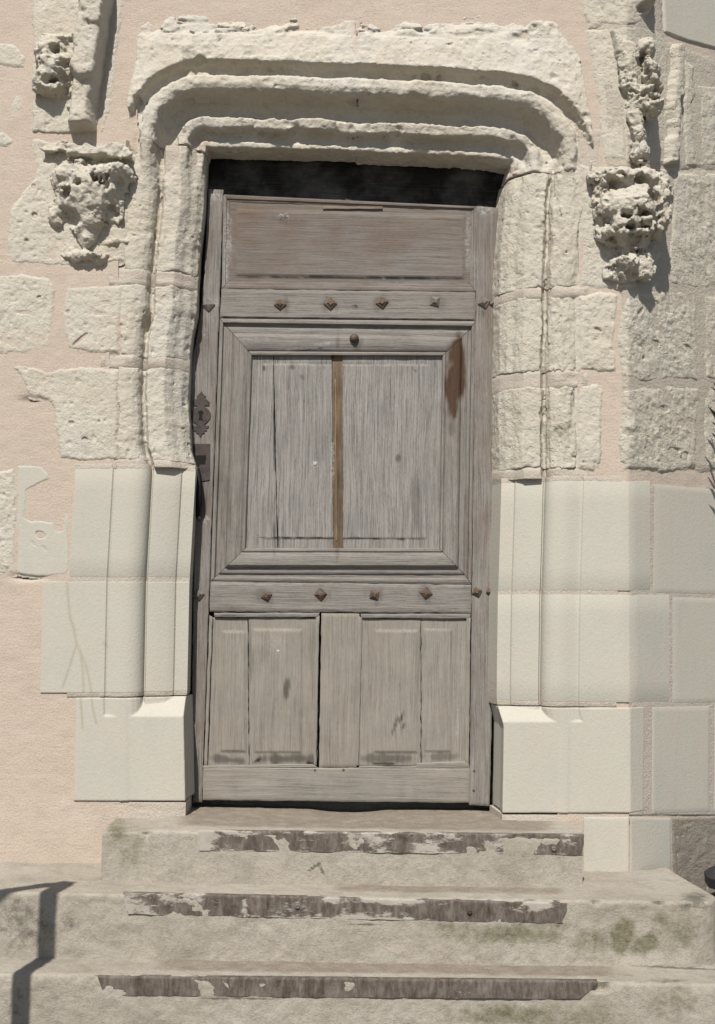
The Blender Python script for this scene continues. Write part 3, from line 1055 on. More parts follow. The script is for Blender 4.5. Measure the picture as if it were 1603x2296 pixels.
sdf_stone([(168, 1563), (450, 1563), (450, 1797), (164, 1797)], (-.02, .14), fn_stop('L'), .003, mat=M_ASH, name='ashlar_block', pink=0, rag=0, stainfn=lambda u, v, p: trail(u, v),
          label='lowest renewed jamb block with a sloped stop under the mouldings, left of the door')
sdf_stone([(1080, 1585), (1453, 1585), (1450, 1824), (1080, 1824)], (-.02, .16), fn_stopR, .003, mat=M_ASH, name='ashlar_block', pink=0, rag=0,
          label='lowest renewed jamb block with a sloped stop under the mouldings, right of the door')


# flat renewed blocks on the turning facet
def slab(poly, mat, H=.004, name='ashlar_block', bev=2.0, step=14, parent=facade, depth=.03):
    poly = np.asarray(poly, float)
    TL, TR, BR, BL = poly
    n, m = 14, 14
    s = np.concatenate([[0, 0], [.006], np.linspace(.05, .95, n), [.994], [1, 1]])
    dr = np.concatenate([[depth, .0007], np.zeros(n + 2), [.0007, depth]])
    A, B = np.meshgrid(s, s, indexing='ij')
    uv = (TL * (1 - A[..., None]) + TR * A[..., None]) * (1 - B[..., None]) + (BL * (1 - A[..., None]) + BR * A[..., None]) * B[..., None]
    dd = np.maximum(dr[:, None], dr[None, :])
    p = wallpt(uv[..., 0], uv[..., 1], H - dd)
    return mk(name, p, grid_quads(*A.shape), mat=mat, parent=parent, sharp=40, attrs={'stain_shade': np.zeros(A.size)})


slab([(1466, 1086), (1790, 1116), (1780, 1337), (1462, 1329)], M_ASH)
slab([(1506, 1339), (1800, 1348), (1800, 1572), (1506, 1576)], M_ASH)
slab([(1461, 1585), (1590, 1583), (1588, 1820), (1459, 1824)], M_ASH)
slab([(1600, 1583), (1800, 1580), (1800, 1812), (1598, 1820)], M_ASH)
slab([(1810, 1118), (2000, 1134), (2000, 1344), (1800, 1338)], M_ASH)
# mortar sheets behind the facet joints
slab([(1412, 1084), (1960, 1118), (1960, 1826), (1410, 1826)], M_MORT, H=.0033, name='mortar_bedding', depth=.02)
# plinth course
slab([(1308, 1832), (1408, 1832), (1408, 1966), (1308, 1964)], M_ASH, H=.003)
slab([(1412, 1832), (1503, 1834), (1503, 1972), (1412, 1966)], M_ASH, H=.003)
hf_stone([(1508, 1836), (1960, 1815), (1960, 2300), (1508, 2300)], M_CEM, H=.003, rough=.003, freq=30, edge=4, wob=1, pits=.4, name='cement_patch', seed=50)
run_section('sill_block', 'L', [(-8, 0.16), (0, 0.002), (8, 0.0)], 1798, 1862, 190, M_MORT, dy=.001, nV=14, noise=.003)
run_section('sill_block', 'R', [(-8, 0.16), (0, 0.002), (8, 0.0)], 1826, 1900, 186, M_MORT, dy=.001, nV=14, noise=.003)


def box(name, a, b, mat, parent=None, **kw):
    (x0, y0, z0), (x1, y1, z1) = a, b
    v = [(x, y, z) for x in (x0, x1) for y in (y0, y1) for z in (z0, z1)]
    f = [(0, 1, 3, 2), (4, 6, 7, 5), (0, 4, 5, 1), (2, 3, 7, 6), (0, 2, 6, 4), (1, 5, 7, 3)]
    return mk(name, v, faces=f, mat=mat, parent=parent, smooth=False, **kw)


box('wall_core', (-2.2, .24, 0), (XC + .08, .5, 4.2), M_CEM, parent=facade)

# ------------------------------------------------------------------ carved corbels (true volumes, eaten away by weather)


def ell(X, Y, Z, c, y, r, ry, rot=0.0):
    p = P(c[0], c[1], y)
    dx, dz, dy = (X - p[0]) / S, -(Z - p[2]) / S, (Y - p[1])
    ca, sa = math.cos(rot), math.sin(rot)
    a = (dx * ca + dz * sa) / r[0]
    b = (-dx * sa + dz * ca) / r[1]
    k = np.sqrt(a * a + b * b + (dy / ry) ** 2)
    return (k - 1) * min(r[0] * S, r[1] * S, ry) * .9


def smin(a, b, k):
    h = np.clip(.5 + .5 * (b - a) / k, 0, 1)
    return b * (1 - h) + a * h - k * h * (1 - h)


def carve(name, box_px, yr, adds, subs, parent, mat, seed, holes=0.0, hfreq=30, rough=.008, h=.0035, label=None, slabs=(), holefn=None):
    c = np.array([P(a, b, 0) for a, b in ((box_px[0], box_px[1]), (box_px[2], box_px[3]))])
    x = np.arange(c[0, 0], c[1, 0], h)
    z = np.arange(c[1, 2], c[0, 2], h)
    y = np.arange(yr[0], yr[1], h)
    X, Y, Z = np.meshgrid(x, y, z, indexing='ij')
    pts0 = np.stack([X, Y, Z], -1).astype(np.float32)
    wv = np.stack([fbm(pts0[::3, ::3, ::3], 22, 2, seed + k) for k in (1,)], 0)[0]
    wv = np.repeat(np.repeat(np.repeat(wv, 3, 0), 3, 1), 3, 2)[:X.shape[0], :X.shape[1], :X.shape[2]]
    Xw, Zw = X + .006 * wv, Z - .006 * wv
    phi = np.full(X.shape, 1.0)
    for (cc, yy, r, ry, rot) in adds:
        phi = smin(phi, ell(Xw, Y, Zw, cc, yy, r, ry, rot), .012)
    for (u0, v0, u1, v1, yf) in slabs:
        a, b = P(u0, v0, yf), P(u1, v1, yf)
        d = np.maximum(np.maximum(a[0] - Xw, Xw - b[0]), np.maximum(b[2] - Zw, Zw - a[2]))
        phi = smin(phi, np.maximum(d, yf - Y), .008)
    for (cc, yy, r, ry, rot) in subs:
        phi = -smin(-phi, ell(Xw, Y, Zw, cc, yy, r, ry, rot), .007)
    sel = np.abs(phi) < .035
    pts = pts0[sel]
    n = rough * fbm(pts, 20, 3, seed) + rough * .6 * fbm(pts, 55, 4, seed + 4, .62)
    if holes:
        wq = pts + (.010 * np.stack([vnoise(pts * 30 + 3), vnoise(pts * 30 + 8), vnoise(pts * 30 + 13)], -1)).astype(np.float32)
        w = worley(wq * np.array([1, 1, 1.25], np.float32), hfreq, seed)
        amt = np.clip(fbm(pts, 9, 2, seed + 6) + .55, 0, 1)
        n += holes * np.clip(.52 - w, 0, 1) * 2 * amt
        w2 = worley(wq, hfreq * 2.1, seed + 5)
        n += holes * .35 * np.clip(.5 - w2, 0, 1) * 2
    phi = phi.astype(np.float32)
    phi[sel] += n
    v, q = surface_nets(phi, (x[0], y[0], z[0]), h)
    return mk(name, v, q, mat=mat, parent=parent, attrs={'pink': np.zeros(len(v)), 'stain_shade': np.zeros(len(v))}, label=label)


hf_stone([(72, 312), (180, 316), (288, 318), (288, 480), (280, 588), (200, 598), (130, 598), (20, 592), (18, 520), (24, 470), (48, 436), (76, 400)], M_OLD, seed=40, H=.006,
         rough=.005, freq=18, pink=.15, dents=[(78, 484, 7, 7, 0, .012), (76, 420, 6, 6, .5, .01), (60, 540, 5, 4, 0, .01), (140, 375, 14, 9, .3, .02), (115, 345, 10, 10, 0, .02)])
carve('carved_corbel', (84, 306, 304, 612), (-.13, .035),
      adds=[((205, 400), -.012, (88, 34), .072, 0), ((200, 430), -.010, (84, 62), .070, 0), ((196, 480), -.004, (50, 52), .052, 0), ((256, 470), -.004, (26, 40), .040, .2),
            ((134, 470), -.002, (26, 46), .034, 0), ((196, 526), 0, (22, 30), .036, 0), ((190, 580), .004, (44, 13), .032, .15), ((165, 570), .004, (14, 12), .022, .5),
            ((228, 572), .004, (16, 14), .026, -.5), ((262, 385), -.03, (26, 18), .05, 0), ((262, 545), .004, (34, 12), .020, -.3)],
      slabs=[(150, 322, 290, 347, -.052), (90, 318, 150, 336, -.026)],
      subs=[((150, 486), -.050, (24, 26), .055, .1), ((252, 476), -.052, (24, 20), .045, -.5), ((240, 505), -.045, (34, 15), .05, -.75), ((112, 442), -.03, (13, 22), .03, .2),
            ((215, 362), -.06, (70, 8), .055, -.04), ((236, 402), -.075, (5, 17), .03, .1), ((222, 402), -.075, (4, 15), .03, .1), ((208, 396), -.07, (6, 14), .03, .2),
            ((150, 425), -.065, (11, 10), .03, 0), ((175, 410), -.07, (13, 9), .025, -.4), ((265, 412), -.06, (9, 16), .03, -.2), ((200, 556), -.02, (40, 7), .03, 0),
            ((190, 592), -.01, (24, 6), .03, 0)],
      parent=surround, mat=M_OLD, seed=3, holes=.005, hfreq=42, rough=.007, label='eroded carved foliage corbel left of the door')
M_CARV = mat_stone('carved_limestone', (0.61, 0.555, 0.465), (0.65, 0.60, 0.515), (0.64, 0.61, 0.54), 0.006, 0.3, greyamt=0.25, seed=8.0)
hf_stone([(1304, 372), (1400, 372), (1498, 378), (1500, 470), (1492, 560), (1490, 644), (1420, 650), (1330, 646), (1300, 640), (1306, 480)], M_CARV, seed=41, H=.007, rough=.005, freq=18,
         pink=.15, step=2.5)
carve('carved_corbel', (1306, 372, 1520, 656), (-.16, .11),
      adds=[((1412, 410), -.010, (92, 30), .075, 0), ((1410, 470), -.012, (80, 62), .088, 0), ((1404, 515), -.010, (72, 42), .085, 0), ((1408, 540), 0, (54, 34), .07, 0),
            ((1470, 470), .01, (32, 80), .07, 0), ((1400, 592), -.004, (46, 24), .062, 0), ((1388, 618), 0, (36, 20), .04, 0), ((1440, 600), 0, (24, 30), .03, 0),
            ((1350, 470), -.006, (24, 56), .06, 0)],
      slabs=[(1318, 384, 1500, 404, -.048)],
      subs=[((1366, 556), -.055, (40, 15), .06, .12), ((1432, 536), -.082, (26, 16), .05, -.15), ((1480, 548), -.05, (22, 26), .06, -.6), ((1368, 482), -.09, (9, 22), .05, -.5),
            ((1412, 478), -.10, (18, 8), .05, -.1), ((1410, 505), -.10, (20, 10), .05, .1), ((1450, 474), -.09, (18, 6), .04, .2), ((1466, 440), -.07, (16, 18), .05, 0),
            ((1350, 500), -.07, (8, 14), .04, 0), ((1352, 530), -.07, (7, 10), .04, 0), ((1374, 530), -.085, (12, 10), .05, 0), ((1382, 604), -.055, (13, 14), .04, -.3),
            ((1428, 612), -.05, (22, 10), .04, -.2), ((1374, 408), -.06, (12, 8), .03, 0), ((1434, 402), -.06, (14, 8), .03, 0), ((1342, 420), -.05, (6, 30), .03, 0),
            ((1456, 505), -.09, (14, 9), .04, .3)],
      parent=surround, mat=M_CARV, seed=9, holes=.009, hfreq=36, rough=.007, label='deeply pitted carved corbel right of the door')

carve('crocket', (70, 70, 200, 300), (-.12, .02),
      adds=[((122, 116), -.012, (46, 36), .066, -.1), ((130, 152), -.012, (48, 34), .070, 0), ((112, 192), -.012, (36, 34), .070, .2), ((168, 140), -.004, (34, 60), .045, 0),
            ((150, 100), -.01, (40, 20), .05, -.1), ((170, 220), 0, (22, 50), .03, 0)],
      subs=[((123, 107), -.075, (12, 10), .045, .2), ((147, 133), -.08, (18, 9), .05, -.5), ((116, 169), -.08, (18, 9), .05, -.35), ((93, 133), -.055, (7, 8), .03, 0),
            ((128, 207), -.075, (10, 9), .05, 0), ((148, 216), -.05, (26, 14), .06, -.3), ((100, 222), -.05, (14, 12), .04, .3)],
      parent=facade, mat=M_OLD, seed=5, holes=.006, hfreq=40, rough=.0055, label='eroded crocket with round holes on the left pinnacle')
carve('crocket', (1376, 66, 1512, 372), (-.12, .09),
      adds=[((1404, 160), -.002, (22, 70), .036, -.1), ((1424, 270), -.002, (18, 96), .032, -.05), ((1444, 120), -.012, (22, 34), .045, .3), ((1458, 160), -.022, (22, 26), .055, 0),
            ((1468, 196), -.026, (20, 20), .055, .3), ((1466, 242), -.014, (18, 26), .060, .1), ((1448, 225), -.010, (24, 30), .045, 0), ((1432, 342), -.002, (24, 24), .036, 0)],
      subs=[((1444, 122), -.06, (7, 16), .04, .4), ((1456, 148), -.075, (9, 6), .04, 0), ((1462, 178), -.08, (9, 6), .04, .2), ((1474, 190), -.075, (5, 6), .04, 0),
            ((1476, 219), -.05, (13, 6), .05, -.2), ((1470, 274), -.05, (18, 12), .05, -.5), ((1434, 352), -.03, (17, 6), .03, 0), ((1446, 205), -.055, (6, 5), .03, 0)],
      parent=facade, mat=M_GREY, seed=6, holes=.010, hfreq=44, rough=.005, label='broken leaf crocket climbing the right pinnacle')

# ------------------------------------------------------------------ door
YD = 0.146
door = thing('panelled_door', P(760, 1800, .15), 'old weathered grey wooden door with raised panels and square iron studs', 'door')
W_V = [mat_wood('door_wood', True, seed=s, tint_amt=t) for s, t in ((1, .35), (2.4, .3), (3.7, .25))]
W_H = [mat_wood('door_wood', False, seed=s, tint_amt=t) for s, t in ((5.1, .25), (6.2, .12))]
W_TOP = mat_wood('door_wood', False, mid=(.225, .195, .175), light=(.285, .255, .235), seed=7.7, tint=(.185, .135, .105), tint_amt=.85)
W_STILE = mat_wood('door_wood', True, seed=8.8, tint=(.175, .122, .095), tint_amt=.75, fleck=.5)
W_PANEL = mat_wood('door_wood', True, seed=9.1, dark=(.125, .116, .107), mid=(.298, .281, .264), light=(.43, .41, .39), tint_amt=.1, fleck=.3)
W_LOW = mat_wood('door_wood', True, seed=10.4, mid=(.275, .252, .222), light=(.385, .36, .325), tint_amt=.3, dust=.55)
W_LOWH = mat_wood('door_wood', False, seed=11.9, mid=(.29, .268, .24), light=(.40, .376, .345), tint_amt=.1, dust=.6)
W_DARK = mat_wood('shaded_door_wood', False, dark=(.008, .0075, .007), mid=(.018, .0165, .015), light=(.05, .047, .043), seed=12.3, tint=(.03, .022, .018), tint_amt=.4, fleck=.0)  # near black, so the shade under the lintel sits in the colour

# marks on the wood: (u, v, ru, rv, rot, amount)
STAINS = [(796, 686, 5, 5, 0, 1), (628, 683, 20, 20, 0, .45), (741, 682, 20, 20, 0, .4), (857, 680, 20, 20, 0, .35), (975, 678, 22, 20, 0, .25), (633, 490, 15, 9, .5, .55),
          (893, 1027, 8, 12, 0, .6), (597, 1338, 20, 20, 0, .3), (719, 1336, 20, 20, 0, .35), (839, 1336, 20, 20, 0, .35), (955, 1334, 22, 20, 0, .35),
          (640, 1545, 8, 26, .1, .65), (900, 1610, 5, 20, .25, .95), (884, 1632, 3, 26, .35, .55), (904, 1628, 5, 14, .5, .8), (800, 770, 14, 14, 0, .3), (615, 1000, 1.8, 190, 0, .85),
          (622, 1190, 1.6, 40, -.05, .9), (655, 823, 5, 5, 0, .6), (593, 826, 4, 6, 0, .7), (932, 832, 4, 5, 0, .7), (677, 845, 9, 6, .6, .4), (745, 800, 5, 5, 0, 1),
          (930, 1130, 12, 90, 0, .35), (600, 1160, 16, 60, 0, .15), (500, 1120, 14, 120, 0, .22), (1012, 960, 8, 22, 0, .4), (1085, 700, 6, 12, 0, .5), (467, 684, 14, 14, 0, .35),
          (690, 785, 60, 1.2, -.13, .7), (785, 623, 264, 2.0, .008, .9), (775, 1207, 192, 2.0, .012, .9), (775, 815, 190, 1.2, .012, .35), (454, 1110, 16, 50, 0, .35), (446, 1335, 12, 12, 0, .45), (596, 1450, 10, 40, 0, .2), (760, 1770, 200, 22, 0, .10), (560, 1460, 6, 90, 0, .3),
          (1075, 470, 30, 8, 0, .2), (700, 1500, 10, 150, 0, .15)]
BROWNS = [(1022, 800, 24, 60, -.02, 1.5), (1018, 860, 19, 70, .05, 1.5), (1021, 915, 8, 24, .1, 1.3), (1024, 766, 20, 12, -.7, 1.3), (756, 1010, 10, 230, 0, .55), (628, 680, 10, 10, 0, .4), (455, 740, 14, 80, 0, .35), (470, 560, 14, 60, 0, .3),
          (1012, 905, 9, 40, .1, .7), (1045, 1240, 6, 120, 0, .2)]
PALES = [(632, 486, 14, 10, .4, .9), (706, 1040, 6, 6, 0, 1.5), (624, 1460, 5, 5, 0, 1.6), (484, 440, 18, 16, 0, .8), (1092, 472, 26, 10, 0, .9), (510, 560, 8, 90, 0, .6), (1050, 540, 9, 90, 0, .5),
         (467, 680, 22, 16, 0, .7), (460, 745, 4, 14, 0, 1), (700, 776, 60, 3, -.16, .8), (745, 1030, 4, 40, 0, .8), (763, 1770, 2, 26, 0, .9), (465, 1165, 9, 8, 0, .9),
         (600, 1440, 60, 16, 0, .2), (1025, 1630, 4, 40, 0, .3), (560, 760, 40, 6, 0, .35)]


def marks(U, V, lst):
    o = np.zeros(U.shape)
    for (cu, cv, ru, rv, rot, a) in lst:
        ca, sa = math.cos(rot), math.sin(rot)
        x = ((U - cu) * ca + (V - cv) * sa) / ru
        y = (-(U - cu) * sa + (V - cv) * ca) / rv
        n = fbm(np.stack([U, V * .25, U * 0 + cu], -1), .07, 2, 3) * .45
        o = np.maximum(o, a * (1 - sstep(.45, 1.15, np.hypot(x, y) + n)))
    return np.clip(o, 0, 1)


def board(name, quad, y, mat, bev=3, depth=.022, res=6, parent=None, raised=None, label=None, seed=0, wav=.0006, edge_wob=.8, extra_stain=(), left_edge=None):
    """solid board; quad TL,TR,BR,BL in photo units on plane y; raised = (margins l,t,r,b, lift, slope)"""
    q = np.asarray(quad, float)
    w = (np.linalg.norm(q[1] - q[0]) + np.linalg.norm(q[2] - q[3])) / 2
    hh = (np.linalg.norm(q[3] - q[0]) + np.linalg.norm(q[2] - q[1])) / 2

    def axis(L):
        n = max(2, int(L / res))
        inner = np.linspace(bev / L, 1 - bev / L, n)
        s = np.concatenate([[0, 0], inner, [1, 1]])
        d = np.concatenate([[depth, bev * S * .7], np.zeros(n), [bev * S * .7, depth]])
        return s, d
    s, ds = axis(w)
    t, dt = axis(hh)
    if raised:
        l, tp, r, b, lift, slope = raised
        s_add = [x for c in (l, l + slope, w - r - slope, w - r) for x in (c / w,) if 0.01 < x < .99]
        t_add = [x for c in (tp, tp + slope, hh - b - slope, hh - b) for x in (c / hh,) if 0.01 < x < .99]
        s2 = np.sort(np.concatenate([s, s_add]))
        ds = np.interp(s2, s[1:-1], ds[1:-1])
        ds[0] = ds[-1] = depth
        s = s2
        t2 = np.sort(np.concatenate([t, t_add]))
        dt = np.interp(t2, t[1:-1], dt[1:-1])
        dt[0] = dt[-1] = depth
        t = t2
    A, B = np.meshgrid(s, t, indexing='ij')
    uv = (q[0] * (1 - A[..., None]) + q[1] * A[..., None]) * (1 - B[..., None]) + (q[3] * (1 - A[..., None]) + q[2] * A[..., None]) * B[..., None]
    D = np.maximum(ds[:, None], dt[None, :])
    if raised:
        a, b2 = A * w, B * hh
        m = np.minimum(np.minimum(a - l, w - r - a), np.minimum(b2 - tp, hh - b - b2))
        D = D - lift * np.clip(m / max(slope, .1), 0, 1)
    U, V = uv[..., 0], uv[..., 1]
    if left_edge is not None:
        le = np.asarray(left_edge, float)
        U = U + (1 - A) * (np.interp(V, le[:, 0], le[:, 1]) - (q[0, 0] + (q[3, 0] - q[0, 0]) * B))
    n3 = np.stack([U, V, U * 0 + seed * 31], -1)
    ed = np.minimum(np.minimum(A * w, (1 - A) * w), np.minimum(B * hh, (1 - B) * hh)) < bev * 1.5
    U = U + edge_wob * ed * fbm(n3, .05, 3, seed)
    V = V + edge_wob * ed * fbm(n3, .05, 3, seed + 5)
    Yv = y + D + wav * fbm(n3, .02, 3, seed + 2)
    p = P(U, V, Yv)
    st = marks(U, V, STAINS + list(extra_stain))
    return mk(name, p, grid_quads(*U.shape), mat=mat, parent=parent or door, sharp=35,
              attrs={'stain_shade': st, 'brown': marks(U, V, BROWNS), 'pale': marks(U, V, PALES)}, label=label)


def frame4(outer, inner, prof, mats, name='moulding', res=5, seed=0):
    """four mitred mouldings between two rectangles; prof = [(t 0 outer..1 inner, y)]"""
    o, i = np.asarray(outer, float), np.asarray(inner, float)
    for k in range(4):
        a, b, c, d = o[k], o[(k + 1) % 4], i[(k + 1) % 4], i[k]
        L = np.linalg.norm(b - a)
        n = max(2, int(L / res))
        s = np.linspace(0, 1, n)
        pr = [(prof[0][0], prof[0][1] + .02)] + list(prof) + [(prof[-1][0], prof[-1][1] + .02)]
        T0 = np.array([x[0] for x in pr])
        YY0 = np.array([x[1] for x in pr])
        ki = np.concatenate([np.linspace(k, k + 1, 4)[:-1] for k in range(len(T0) - 1)] + [[len(T0) - 1]])
        T, YY = np.interp(ki, np.arange(len(T0)), T0), np.interp(ki, np.arange(len(T0)), YY0)
        A, Tm = np.meshgrid(s, T, indexing='ij')
        g = .0012
        A2 = g + A * (1 - 2 * g)
        uv = (a * (1 - A2[..., None]) + b * A2[..., None]) * (1 - Tm[..., None]) + (d * (1 - A2[..., None]) + c * A2[..., None]) * Tm[..., None]
        U, V = uv[..., 0], uv[..., 1]
        n3 = np.stack([U, V, U * 0 + seed + k * 9], -1)
        Yv = np.broadcast_to(YY, A.shape) + .0007 * fbm(n3, .03, 3, seed)
        p = P(U, V, Yv)
        q = grid_quads(*U.shape)[:, ::-1]
        mk(name, p, q, mat=mats[k % 2], parent=door, sharp=30,
           attrs={'stain_shade': marks(U, V, STAINS), 'brown': marks(U, V, BROWNS), 'pale': marks(U, V, PALES)})


# backing
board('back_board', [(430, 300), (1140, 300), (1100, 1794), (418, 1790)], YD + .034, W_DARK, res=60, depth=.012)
# framework
board('stile', [(434, 424), (501, 425), (453, 1799), (396, 1799)], YD, W_STILE, seed=1, depth=.03, left_edge=[(300, 468), (430, 467), (560, 461), (690, 451), (760, 440), (820, 427), (1050, 425), (1100, 439), (1300, 434), (1560, 430), (1799, 431)], label='left stile with the lock and keyhole plates')  # upper left edge follows the jamb's cast shadow; near-black backing shows beyond
board('stile', [(1069, 462), (1136, 468), (1097, 1807), (1052, 1805)], YD, W_STILE, seed=2, depth=.03)
board('rail', [(420, 300), (1160, 300), (1160, 476), (420, 440)], YD + .024, W_DARK, seed=3, label='near-black board above the door leaf, lintel shade put into its colour')  # near-black tone and sloped lower edge stand in for the lintel's shadow
board('rail', [(497, 648), (1066, 655), (1066, 718), (493, 712)], YD - .001, W_H[0], seed=4)
board('rail', [(472, 1304), (1057, 1311), (1056, 1375), (470, 1371)], YD - .001, W_H[1], seed=5)
board('rail', [(456, 1721), (1053, 1722), (1052, 1800), (454, 1794)], YD - .001, W_LOWH, seed=6, label='pale bottom rail')
board('muntin', [(721, 1375), (806, 1376), (800, 1720), (715, 1722)], YD - .001, W_LOW, seed=7)
# top panel
board('panel', [(514, 450), (1058, 466), (1056, 640), (512, 634)], YD + .008, W_TOP, seed=8, raised=(14, 16, 14, 14, .005, 7), label='plain horizontal-grained top panel')
frame4([(501, 436), (1069, 463), (1067, 654), (497, 647)], [(516, 455), (1056, 472), (1054, 636), (513, 630)],
       [(0, YD + .002), (.15, YD + .001), (.45, YD + .0015), (.55, YD + .005), (.8, YD + .006), (1, YD + .009)], [W_TOP, W_STILE], seed=1)
board('patch_strip', [(724, 462), (858, 463), (858, 469), (724, 469)], YD + .002, mat_wood('new_wood', False, mid=(.26, .19, .14), light=(.32, .24, .18), seed=2.2), bev=1, depth=.006, res=20,
      label='small strip of newer brown wood let into the top panel')
# middle panel
frame4([(493, 714), (1066, 720), (1057, 1310), (472, 1303)], [(510, 735), (1048, 745), (1040, 1286), (492, 1285)],
       [(0, YD + .001), (.2, YD - .002), (.4, YD - .002), (.5, YD + .004), (.58, YD + .009), (1, YD + .009)], [W_H[0], W_V[0]], seed=2)
frame4([(509, 733), (1049, 743), (1041, 1287), (491, 1286)], [(566, 798), (991, 799), (984, 1229), (551, 1229)],
       [(0, YD + .005), (.05, YD + .003), (.22, YD + .003), (.28, YD - .006), (.34, YD - .010), (.60, YD - .010), (.78, YD - .005), (.84, YD - .001), (.88, YD - .005), (.95, YD - .004), (1, YD + .004)],
       [W_H[1], W_V[1]], seed=3)
mid = dict(res=4, bev=1.2)
board('panel_board', [(556, 792), (612, 792), (622, 1236), (546, 1236)], YD + .008, W_PANEL, seed=11, raised=(36, 22, -9, 26, .003, 5), **mid)
board('panel_board', [(613.5, 792), (744, 793), (747, 1236), (623.5, 1236)], YD + .0085, W_PANEL, seed=12, raised=(-9, 22, -9, 26, .003, 5), **mid)
board('panel_board', [(768, 793), (1000, 794), (993, 1236), (770, 1236)], YD + .008, W_PANEL, seed=13, raised=(-9, 22, 36, 26, .003, 5), **mid)
W_FILL = mat_wood('filler_wood', True, dark=(.07, .05, .035), mid=(.19, .135, .085), light=(.30, .23, .16), seed=14.2, tint=(.16, .10, .055), tint_amt=.8, fleck=.9)
board('filler_strip', [(743, 792), (770, 792), (771, 1236), (746, 1236)], YD + .011, W_FILL, seed=14, bev=1, label='brown filler strip in the split between the panel boards')
board('filler_strip', [(750, 850), (754, 850), (756, 1212), (752, 1212)], YD + .0085, mat_wood('pale_wood', True, mid=(.34, .25, .16), light=(.46, .36, .25), seed=3.3, tint_amt=.1), seed=15,
      bev=.8, res=20, depth=.006, label='thin pale batten in the split')
# lower panels
low = dict(res=4, bev=1.5)
BT = [(515, 1704, 44, 11, .1, .6), (640, 1702, 76, 14, 0, .65), (868, 1700, 66, 11, 0, .55), (990, 1696, 46, 10, 0, .45), (575, 1706, 14, 6, -.6, 1), (700, 1714, 12, 6, .4, 1), (860, 1712, 30, 4, 0, .9)]
board('panel_board', [(478, 1384), (556, 1386), (558, 1720), (466, 1720)], YD + .009, W_LOW, seed=16, raised=(22, 28, 4, 32, .004, 6), extra_stain=BT, edge_wob=1.2, **low)
board('panel_board', [(557, 1384), (714, 1386), (711, 1720), (559, 1720)], YD + .007, W_LOW, seed=17, raised=(8, 24, 34, 30, .004, 6), extra_stain=BT, edge_wob=1.2, **low)
board('panel_board', [(806, 1386), (943, 1388), (943, 1718), (798, 1718)], YD + .007, W_LOW, seed=18, raised=(34, 24, 4, 28, .004, 6), extra_stain=BT, edge_wob=1.2, **low)
board('panel_board', [(944.5, 1386), (1048, 1388), (1044, 1718), (944.5, 1718)], YD + .0085, W_LOW, seed=19, raised=(4, 22, 32, 30, .004, 6), extra_stain=BT, edge_wob=1.2, **low)
for qd, mt in (([(480, 1374), (716, 1374), (713, 1384), (482, 1384)], W_H[1]), ([(808, 1376), (1055, 1376), (1053, 1387), (810, 1386)], W_H[1]),
               ([(455, 1716), (700, 1713), (714, 1721), (455, 1723)], W_LOWH), ([(806, 1718), (935, 1718), (935, 1723), (802, 1723)], W_LOWH),
               ([(935, 1710), (1050, 1707), (1052, 1722), (935, 1723)], W_LOWH),
               ([(708, 1384), (716, 1380), (709, 1716), (703, 1716)], W_LOW), ([(803, 1380), (812, 1386), (804, 1716), (797, 1716)], W_LOW),
               ([(470, 1380), (477, 1384), (464, 1716), (457, 1716)], W_LOW), ([(1046, 1386), (1055, 1384), (1051, 1712), (1042, 1712)], W_LOW)):
    board('bead', qd, YD - .001, mt, bev=2, res=10, depth=.012, seed=qd[0][0])

M_STUD = mat_iron('rusty_iron', (.085, .06, .045), (.17, .125, .095), rust=(.19, .10, .05), rust_amt=.6)
M_STUDG = mat_iron('grey_iron', (.14, .13, .12), (.28, .26, .24), rust=(.16, .09, .05), rust_amt=.5)
M_IRON = mat_iron('dark_iron', (.045, .036, .034), (.085, .068, .064), rust=(.12, .07, .05), rust_amt=.35)
M_IRONR = mat_iron('brown_iron', (.07, .052, .046), (.115, .088, .078), rust=(.15, .08, .05), rust_amt=.4)
M_BLACK = mat_plain('black_iron', (.008, .008, .008), .6, .2)


def stud(px, py, r, rot, mat, h=.016, name='stud', squash=1.0):
    c = P(px, py, YD - .001)
    rm = r * S * .80
    h = .011
    v = []
    for (rr, yy) in ((1.0, .001), (1.0, -.003), (.62, -h * .62), (.30, -h)):
        for k in range(4):
            a = rot + k * math.pi / 2
            v.append(c + np.array([math.cos(a) * rm * rr * squash, yy, math.sin(a) * rm * rr]) + RNG.normal(0, .0006, 3))
    f = [(l * 4 + k, l * 4 + (k + 1) % 4, l * 4 + 4 + (k + 1) % 4, l * 4 + 4 + k) for l in range(3) for k in range(4)] + [(12, 13, 14, 15)]
    return mk(name, v, faces=f, mat=mat, parent=door, smooth=False)


for px, py, r, rot, mt in ((628, 683, 18, .05, M_STUD), (741, 681, 20, 0, M_STUD), (857, 679, 19, .12, M_STUD), (975, 676, 19, .65, M_STUDG), (1085, 678, 19, .25, M_STUDG), (1110, 680, 17, .2, M_STUDG),
                           (467, 684, 20, .1, M_STUDG), (597, 1336, 17, .3, M_STUD), (719, 1333, 19, .05, M_STUD), (839, 1334, 17, .6, M_STUD), (955, 1330, 19, -.1, M_STUD),
                           (1069, 1327, 15, .35, M_STUD), (1098, 1326, 12, .3, M_STUD), (445, 1334, 17, .2, M_STUDG)):
    stud(px, py, r, rot, mt)


